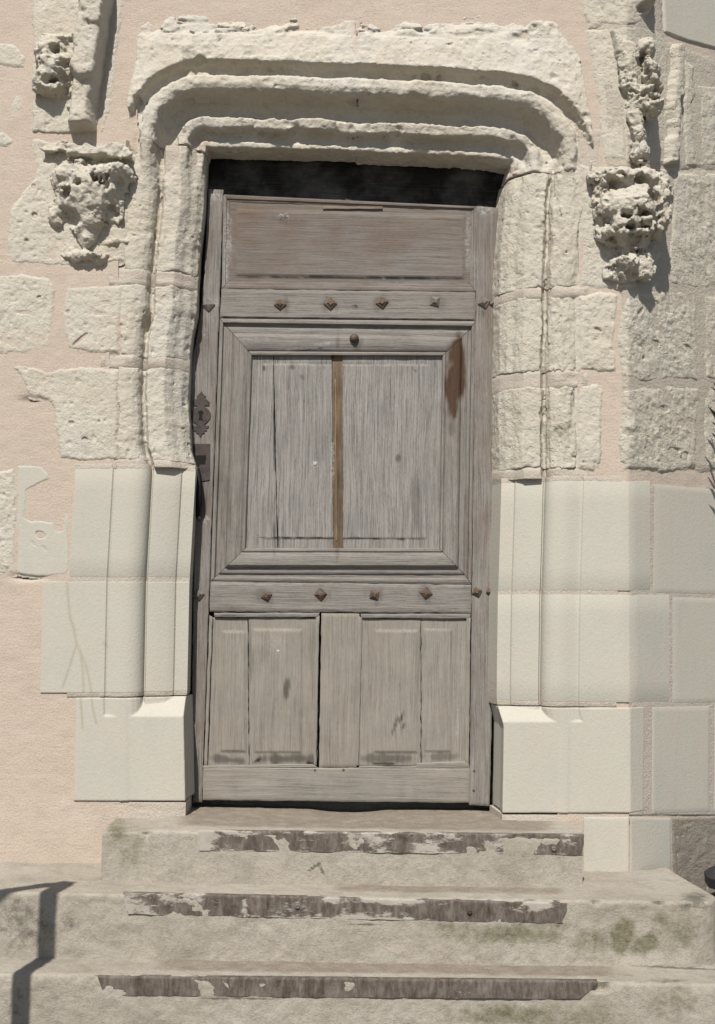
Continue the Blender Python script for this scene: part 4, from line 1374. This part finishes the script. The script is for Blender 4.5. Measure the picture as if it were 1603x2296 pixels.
def lathe(name, c, axis, prof, mat, parent=None, n=14, smooth=True, sharp=40):
    axis = np.asarray(axis, float) / np.linalg.norm(axis)
    a = np.cross(axis, [0, 0, 1.0] if abs(axis[2]) < .9 else [1.0, 0, 0])
    a /= np.linalg.norm(a)
    b = np.cross(axis, a)
    v = []
    for (r, t) in prof:
        for k in range(n):
            g = 2 * math.pi * k / n
            v.append(np.asarray(c) + axis * t + (a * math.cos(g) + b * math.sin(g)) * r)
    f = [(l * n + k, l * n + (k + 1) % n, (l + 1) * n + (k + 1) % n, (l + 1) * n + k) for l in range(len(prof) - 1) for k in range(n)]
    f += [tuple(range(n))[::-1], tuple((len(prof) - 1) * n + k for k in range(n))]
    return mk(name, v, faces=f, mat=mat, parent=parent, smooth=smooth, sharp=sharp)


lathe('knob', P(794, 759, YD - .009), (0, -1, 0), [(.014, 0), (.0155, .004), (.0145, .010), (.009, .016), (.003, .018)], M_STUD, door)
for px, py in ((437, 1773), (436, 1787), (1063, 1728), (1062, 1772), (706, 1727), (770, 1726)):
    lathe('nail', P(px, py, YD - .0005), (0, -1, 0), [(.004, 0), (.004, .0015), (.002, .002)], M_STUD, door, n=8)
lathe('nail', P(706, 1040, YD + .005), (0, -1, 0), [(.007, 0), (.006, .002), (.003, .003)], mat_plain('pale_filler', (.5, .48, .45)), door, n=10)
lathe('nail', P(624, 1460, YD + .005), (0, -1, 0), [(.006, 0), (.005, .002), (.003, .003)], mat_plain('pale_filler', (.5, .48, .45)), door, n=10)


def plate(name, pts, y, th, mat, parent, label=None):
    f = P(np.array([p[0] for p in pts]), np.array([p[1] for p in pts]), y)
    b = f + np.array([0, th, 0])
    n = len(pts)
    faces = [list(range(n))[::-1], [n + k for k in range(n)]] + [[k, (k + 1) % n, n + (k + 1) % n, n + k] for k in range(n)]
    return mk(name, np.concatenate([f, b]), faces=faces, mat=mat, parent=parent, smooth=False, label=label)


# keyhole escutcheon: spear tips above and below a round plate
cx = 450
half = [(0, 876), (3, 884), (10, 893), (7, 897), (14, 905), (19, 912), (17, 916), (19, 921), (8, 922), (8, 926), (12, 929), (19, 938), (23, 950), (21, 963), (15, 974), (8, 981), (8, 985),
        (19, 985), (18, 991), (14, 993), (15, 1000), (9, 1001), (10, 1006), (4, 1010), (0, 1021)]


def esc(u, v):
    return (cx + u - (v - 950) * .02, 876 + (v - 876) * .72)


out = [esc(u, v) for u, v in half] + [esc(-u, v) for u, v in half[-2:0:-1]]
es = plate('escutcheon', out, YD - .0035, .006, M_IRON, door)
kh = [(0, 938), (5, 940), (6, 946), (3, 951), (3.5, 962), (6, 968), (-5, 968), (-4, 962), (-3, 951), (-6, 946), (-5, 940)]
plate('keyhole', [esc(u, v) for u, v in kh], YD - .0042, .003, M_BLACK, es)
lp = plate('lock_plate', [(420, 995), (471, 995), (470, 1076), (446, 1080), (420, 1080)], YD - .003, .006, M_IRON, door)
plate('keyhole', [(432, 1021), (461, 1021), (462, 1027), (460, 1041), (448, 1041), (446, 1048), (441, 1044), (434, 1040), (432, 1033)], YD - .0038, .003, M_BLACK, lp)
# pull handle: bowed bar
hp = []
for k in range(15):
    t = k / 14
    hp.append((443 + 2 * math.sin(t * 3.14), 1050 + 112 * t, YD - .006 - .034 * math.sin(t * math.pi) ** .7, 
               .0055 + .004 * math.sin(t * math.pi)))
v, f = [], []
for k, (px, py, y, r) in enumerate(hp):
    c = P(px, py, y)
    for j in range(8):
        a = 2 * math.pi * j / 8
        v.append(c + np.array([math.cos(a) * r * 1.2, math.sin(a) * r * .7, 0]))
f = [(k * 8 + j, k * 8 + (j + 1) % 8, k * 8 + 8 + (j + 1) % 8, k * 8 + 8 + j) for k in range(14) for j in range(8)] + [tuple(range(8))[::-1], tuple(112 + j for j in range(8))]
mk('pull_handle', v, faces=f, mat=M_BLACK, parent=door)
lathe('latch_knob', P(447, 1161, YD - .004), (0, -1, 0), [(.006, 0), (.007, .006), (.004, .012)], M_STUDG, door, n=10)

# ------------------------------------------------------------------ steps
YB = 0.13
Y1, Y2, Y3 = -0.228, -0.362, -0.500
Z1, Z2, Z3 = (float(P(800, 1818, YB)[2]), float(P(800, 1985, Y1)[2]), float(P(800, 2158, Y2)[2]))
ZG = Z3 - 0.19
steps = thing('entrance_steps', (0, -.3, ZG), 'three worn stone steps with rusty iron nosings below the door', 'steps')
M_STEP = [mat_step('step_stone', 1.0), mat_step('step_stone', 2.2), mat_step('step_stone', 3.9)]

MOSS = [(1150, 2095, 170, 30, 0, .46), (1330, 2110, 60, 40, 0, .4), (1520, 2090, 80, 60, 0, .36), (1395, 2100, 26, 40, .2, .75), (1445, 2118, 40, 22, -.3, .6), (1010, 2080, 60, 16, 0, .4), (60, 2120, 70, 40, 0, .25), (1250, 2075, 80, 10, 0, .4),
        (1150, 2275, 160, 30, 0, .45), (1300, 2285, 120, 40, 0, .35), (760, 2275, 80, 20, 0, .2), (1480, 2060, 40, 30, 0, .35), (1540, 2040, 50, 20, 0, .3), (290, 1895, 60, 60, 0, .34),
        (262, 1870, 30, 40, 0, .42), (650, 2105, 40, 30, 0, .18), (1500, 2110, 60, 50, 0, .25), (1000, 2290, 40, 30, 0, .25), (1510, 2250, 90, 60, 0, .3), (420, 2075, 60, 18, 0, .15)]
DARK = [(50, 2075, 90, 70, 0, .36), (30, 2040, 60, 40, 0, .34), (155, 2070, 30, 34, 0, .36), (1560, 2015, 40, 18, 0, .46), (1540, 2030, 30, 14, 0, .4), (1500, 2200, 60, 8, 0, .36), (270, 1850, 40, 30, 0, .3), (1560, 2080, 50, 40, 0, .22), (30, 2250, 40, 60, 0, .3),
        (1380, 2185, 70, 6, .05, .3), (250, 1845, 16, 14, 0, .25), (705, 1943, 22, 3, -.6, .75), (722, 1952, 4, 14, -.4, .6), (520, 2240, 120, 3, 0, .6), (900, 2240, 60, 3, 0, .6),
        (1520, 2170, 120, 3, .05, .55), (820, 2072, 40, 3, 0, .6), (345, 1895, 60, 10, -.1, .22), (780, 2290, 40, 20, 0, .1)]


def paint(U, V, lst):
    o = np.zeros(U.shape)
    for (cu, cv, ru, rv, rot, a) in lst:
        ca, sa = math.cos(rot), math.sin(rot)
        x = ((U - cu) * ca + (V - cv) * sa) / ru
        y = (-(U - cu) * sa + (V - cv) * ca) / rv
        o = np.maximum(o, a * np.exp(-(x * x + y * y) * .8))
    return o


def step_block(name, front, back, zt, zb, mat, seed, rn=.010, rough=.0035, wear=None, label=None, dip=None, edge=.004):
    """front/back: plan polylines (N,2) from left to right"""
    fr, bk = np.asarray(front, float), np.asarray(back, float)
    N = len(fr)
    nr = max(3, int((zt - zb - rn) / .006))
    rows = []
    tang = np.gradient(fr, axis=0)
    nrm = np.stack([tang[:, 1], -tang[:, 0]], -1)
    nrm /= np.linalg.norm(nrm, axis=1)[:, None]
    for z in np.linspace(zb, zt - rn, nr):
        rows.append(np.column_stack([fr, np.full(N, z)]))
    for k in range(1, 5):
        a = k / 4 * math.pi / 2
        rows.append(np.column_stack([fr - nrm * rn * (1 - math.cos(a)), np.full(N, zt - rn + rn * math.sin(a))]))
    start = fr - nrm * rn
    nt = max(4, int(np.abs(bk[:, 1] - fr[:, 1]).max() / .006))
    for t in np.linspace(0, 1, nt)[1:]:
        rows.append(np.column_stack([start * (1 - t) + bk * t, np.full(N, zt)]))
    v = np.array(rows)                       # rows x N x 3
    isr = (np.arange(len(rows)) < nr + 2)[:, None]
    n1 = rough * fbm(v, 9, 4, seed, .55) + rough * .5 * fbm(v, 45, 4, seed + 3, .6)
    chip = np.clip(fbm(v, 22, 3, seed + 7) - .35, 0, 1) * edge * 4
    near = np.exp(-((np.arange(len(rows)) - nr) / 2.5) ** 2)[:, None]
    nn = np.zeros_like(v)
    nn[..., 0], nn[..., 1] = nrm[:, 0], nrm[:, 1]
    disp = n1 - chip * near
    v = v + np.where(isr[..., None], nn * disp[..., None], 0)
    v[..., 2] += np.where(isr, -chip * near, n1 * .7)
    if dip is not None:
        v[..., 2] -= dip(v)
    px = proj(v)
    U, V = px[..., 0], px[..., 1]
    w = np.zeros(U.shape)
    if wear:
        w = np.where(isr, 0, .60 * sstep(wear[0] - 30, wear[0] + 90, U) * (1 - sstep(wear[1] - 80, wear[1] + 20, U)))
        depth = np.linspace(0, 1, len(rows) - nr)[:, None]
        w[nr:] *= sstep(0.02, .25, depth)
    q = grid_quads(len(rows), N)[:, ::-1]
    faces = [list(map(int, f)) for f in q]
    m = len(rows)
    for k, fl in ((0, 0), (N - 1, 1)):
        loop = [r * N + k for r in range(m)]
        faces.append(loop if fl else loop[::-1])
    return mk(name, v, faces=faces, mat=mat, parent=steps, sharp=50, label=label,
              attrs={'moss': paint(U, V, MOSS), 'stain_shade': paint(U, V, DARK), 'wear': w})


def line(x0, x1, y, step=.007):
    x = np.arange(x0, x1, step)
    return np.column_stack([x, np.full(len(x), y) if np.isscalar(y) else y(x)])


x1a, x1m, x1b = float(P(226, 1880, Y1)[0]), float(P(343, 1880, Y1)[0]), float(P(1309, 1880, Y1)[0])
f1 = line(x1a, x1b, lambda x: Y1 + .016 * (1 - sstep(x1m - .02, x1m + .01, x)) + .002 * np.sin(x * 9))
b1 = f1.copy()
b1[:, 1] = .20


def dip1(v):
    u = proj(v)[..., 0]
    hol = .010 * np.exp(-((v[..., 0] + .02) / .10) ** 4) * sstep(0.03, .12, v[..., 1])
    return hol + .004 * np.exp(-((v[..., 0] + .05) / .4) ** 2) * sstep(-.2, 0, v[..., 1]) + .008 * (1 - sstep(x1m - .03, x1m + .02, v[..., 0]))


s1 = step_block('step', f1, b1, Z1, Z2 - .03, M_STEP[0], 61, wear=(350, 1290), label='top step under the door', dip=dip1, rough=.003)
# second step: full width, rounded end on the right running back to the wall
xe = float(P(1622, 2040, Y2)[0])
fx = line(-1.75, xe - .12, Y2)
arc = [(xe - .12 + .12 * math.sin(a), Y2 + .07 * (1 - math.cos(a))) for a in np.linspace(0, math.pi / 2, 14)]
xt = float(P(1500, 1985, .05)[0])
tail = [(xe + (xt - xe) * t, Y2 + .07 + (.05 - Y2 - .07) * t) for t in np.linspace(.1, 1, 18)]
f2 = np.array([tuple(p) for p in fx] + arc[1:] + tail)
b2 = f2.copy()
b2[:, 0] = np.minimum(b2[:, 0], xt - .06)
b2[:, 1] = .02
b2[-30:, 0] = np.linspace(b2[-31, 0], xt, 30)
b2[-30:, 1] = np.linspace(.02, .06, 30)
s2 = step_block('step', f2, b2, Z2, Z3 - .03, M_STEP[1], 62, wear=(690, 1310), label='middle step, rounded off at its right end', rough=.0036, edge=.006)
f3 = line(-1.75, 1.75, lambda x: Y3 + .003 * np.sin(x * 5))
b3 = f3.copy()
b3[:, 1] = -.2
s3 = step_block('step', f3, b3, Z3, ZG - .05, M_STEP[2], 63, wear=(300, 1420), label='bottom step', rough=.004, edge=.006)

NOSE = [mat_nosing('rusted_nosing', 1.3, .06), mat_nosing('rusted_nosing', 4.4, .04), mat_nosing('rusted_nosing', 7.2, -.14)]


def nosing(par, q, Y, mat, seed, pales, rag=1.2):
    q = np.asarray(q, float)
    w = q[1, 0] - q[0, 0]
    n, m = int(w / 5), 12
    s = np.concatenate([[0], np.linspace(0, 1, n), [1]])
    t = np.concatenate([[-.16, -.06, 0], np.linspace(.04, 1, m), [1]])
    dy = np.concatenate([[.016, .004, .0005], np.zeros(m), [.012]])
    dx = np.concatenate([[.012], np.zeros(n), [.012]])
    A, B = np.meshgrid(s, t, indexing='ij')
    Bc = np.clip(B, 0, 1)
    uv = (q[0] * (1 - A[..., None]) + q[1] * A[..., None]) * (1 - Bc[..., None]) + (q[3] * (1 - A[..., None]) + q[2] * A[..., None]) * Bc[..., None]
    U, V = uv[..., 0], uv[..., 1]
    n3 = np.stack([U, V, U * 0 + seed], -1)
    V = V + rag * (B >= .99) * fbm(n3, .03, 4, seed) * 1.6
    U = U + 3 * fbm(n3, .05, 3, seed + 1) * ((A < .01) | (A > .99))
    top = B < 0
    Yv = Y - .0025 + np.maximum(dy[None, :], dx[:, None]) + .0012 * fbm(n3, .02, 3, seed + 2)
    p = P(U, V, np.where(top, Y - .0025, Yv))
    p[..., 1] = np.where(top, Yv, p[..., 1])
    p[..., 2] += np.where(top, .0028, 0) * np.where(B < -.1, 1.0, .8)
    mk('nosing_strip', p, grid_quads(*U.shape), mat=mat, parent=par, sharp=45, attrs={'pale': paint(U, V, pales) * .72})


nosing(s1, [(446, 1864), (1308, 1874), (1308, 1917), (446, 1907)], Y1, NOSE[0], 1, [(440, 1885, 36, 40, 0, .6), (800, 1876, 70, 14, 0, .22), (826, 1914, 600, 6, .016, .30), (720, 1866, 380, 5, 0, .2),
                                                                            (1160, 1905, 60, 16, 0, .25), (940, 1905, 40, 20, 0, .2), (560, 1870, 40, 8, 0, .2)])
nosing(s2, [(276, 2004), (1271, 2026), (1262, 2070), (288, 2050)], Y2, NOSE[1], 2, [(400, 2012, 60, 18, 0, .3), (300, 2035, 50, 40, 0, .35), (770, 2060, 600, 5, .02, .30), (880, 2020, 120, 8, .02, .4), (1180, 2030, 80, 14, 0, .4), (640, 2052, 200, 8, 0, .2),
                                                                            (760, 2018, 60, 8, 0, .35), (548, 2030, 8, 26, 0, .4)])
nosing(s3, [(218, 2191), (1342, 2202), (1300, 2240), (236, 2232)], Y3, NOSE[2], 3, [(250, 2228, 36, 18, 0, .45), (780, 2238, 600, 3, .008, .2), (1050, 2222, 60, 14, 0, .22), (380, 2215, 120, 20, 0, .12), (300, 2195, 40, 4, 0, .2)], rag=.8)
for par, px, py, Y in ((s1, 1242, 1903, Y1), (s2, 1053, 2044, Y2), (s2, 667, 2032, Y2)):
    lathe('screw', P(px, py, Y - .005), (0, -1, 0), [(.0075, 0), (.0075, .002), (.004, .004), (.003, .0025)], M_STUDG if px != 1053 else M_IRON, par, n=10)

# ------------------------------------------------------------------ iron handrail standing to the left, its shadow falls across the steps
K = SUN / -SUN[1]                                   # per metre towards the viewer


def back_to(pt, dy):
    return np.asarray(pt) + np.array([K[0], -1.0, K[2]]) * dy


tip = P(150, 1980, Y1 - .02)
tip[2] = Z2
base_sh = P(93, 2215, Y3)
dy = .95
top = back_to(tip, dy)
M_RAIL = mat_plain('black_paint', (.02, .02, .022), .5, .4)
rail = thing('handrail', (top[0], top[1], ZG), 'black square iron handrail with one post beside the steps, outside the left of the view', 'handrail')
w = .021
box('post', (top[0] - w, top[1] - w, ZG), (top[0] + w, top[1] + w, top[2]), M_RAIL, rail)


def bar(name, a, b, r, mat, parent, ry=None):
    a, b = np.asarray(a), np.asarray(b)
    d = (b - a) / np.linalg.norm(b - a)
    s = np.cross(d, [0, 0, 1.0])
    s /= np.linalg.norm(s)
    u = np.cross(s, d)
    ry = ry or r
    v = [e + s * i * r + u * j * ry for e in (a, b) for i, j in ((-1, -1), (1, -1), (1, 1), (-1, 1))]
    f = [(0, 1, 2, 3)[::-1], (4, 5, 6, 7), (0, 1, 5, 4), (1, 2, 6, 5), (2, 3, 7, 6), (3, 0, 4, 7)]
    mk(name, v, faces=f, mat=mat, parent=parent, smooth=False)


far = P(0, 2003, Y2)
far[2] = Z2
e2 = back_to(far, dy)
dirv = (e2 - top)
bar('top_rail', top + np.array([0, 0, .006]), top + dirv * 5.0, .02, M_RAIL, rail, ry=.006)
endp = top + dirv * 5.0
box('post', (endp[0] - w, endp[1] - w, ZG), (endp[0] + w, endp[1] + w, endp[2] - .01), M_RAIL, rail)

# ------------------------------------------------------------------ potted shrub just outside the right edge
pc = P(1684, 2000, -.05)
pot_top = pc[2] + .10
shrub = thing('potted_shrub', (pc[0], pc[1], ZG), 'lance-leaved shrub in a black plastic pot poking in at the right edge', 'potted plant')
M_POT = mat_plain('black_plastic', (.04, .041, .045), .5, .4)
lathe('pot', (pc[0], pc[1], ZG), (0, 0, 1), [(.10, 0), (.122, pc[2] - ZG - .02), (.105, pc[2] - ZG - .015), (.105, pc[2] - ZG + .012), (.135, pc[2] - ZG + .016), (.137, pc[2] - ZG + .045), (.12, pc[2] - ZG + .06), (.11, pc[2] - ZG + .05)],
      M_POT, shrub, n=11, smooth=False)
M_LEAF = mat_plain('leaf_green', (.055, .06, .028), .5, .35)
M_STEM = mat_plain('stem_brown', (.09, .07, .05), .8, .1)
sy = .15
sx = float(P(1665, 1000, sy)[0])
ztop = float(P(1660, 840, -.05)[2])
sv, sfc = [], []
for k in range(13):
    t = k / 12
    c = np.array([pc[0] * (1 - t) + sx * t + .012 * math.sin(k * 1.3), pc[1] + (sy - pc[1]) * min(1, t * 2), pc[2] + (ztop - pc[2]) * t])
    r = .011 * (1 - .7 * t)
    for j in range(6):
        sv.append(c + np.array([math.cos(j * 1.047) * r, math.sin(j * 1.047) * r, 0]))
sfc = [(k * 6 + j, k * 6 + (j + 1) % 6, k * 6 + 6 + (j + 1) % 6, k * 6 + 6 + j) for k in range(12) for j in range(6)]
mk('stem', sv, faces=sfc, mat=M_STEM, parent=shrub)
lm = bpy.data.meshes.new('leaf')
lv, lf = [], []
for k in range(6):
    t = k / 5
    wd = .13 * math.sin(math.pi * (t * .86 + .10)) ** 1.2
    z = .10 * math.sin(t * 2.2)
    lv += [(-wd, z + wd * .5, t), (0, z, t), (wd, z + wd * .5, t)]
for k in range(5):
    a = k * 3
    lf += [(a, a + 1, a + 4, a + 3), (a + 1, a + 2, a + 5, a + 4)]
lm.from_pydata(lv, [], lf)
lm.polygons.foreach_set('use_smooth', np.ones(len(lf), bool))
lm.materials.append(M_LEAF)
spine = lambda z: np.array([pc[0] + (sx - pc[0]) * (z - pc[2]) / (ztop - pc[2]), sy, z])
tips = [((1590, 872), (1640, 925)), ((1598, 859), (1616, 900)), ((1583, 916), (1625, 985)), ((1591, 950), (1640, 1000)), ((1592, 973), (1625, 1020)), ((1597, 968), (1630, 1030)), ((1596, 1018), (1650, 1050))]
leaves = []
for (t0, b0) in tips:
    leaves.append((P(b0[0], b0[1], sy - .01), P(t0[0], t0[1], sy - .03)))
for k in range(60):
    z = ztop - .22 * RNG.random()
    a = RNG.random() * 6.28
    if math.cos(a) < -.2:
        a = 3.14159 - a
    b = spine(z)
    L = .10 + .05 * RNG.random()
    leaves.append((b, b + np.array([math.cos(a) * L * .7, -abs(math.sin(a)) * L * .25, L * .75])))
first = True
for (b, t) in leaves:
    o = link(bpy.data.objects.new('leaf', lm))
    o.parent = shrub
    d = Vector(t - b)
    o.location = Vector(b - WL[shrub.name])
    o.rotation_mode = 'QUATERNION'
    o.rotation_quaternion = d.to_track_quat('Z', 'Y')
    o.scale = (d.length, d.length, d.length)

# ------------------------------------------------------------------ ground
M_GND = mat_render('paving', (.20, .185, .16), (.26, .24, .21), .004)
gv = [(x, y, ZG) for x in (-60, 60) for y in (-80, 40)]
g = mk('ground', gv, faces=[(0, 2, 3, 1)], mat=M_GND, smooth=False)
g['kind'] = 'structure'
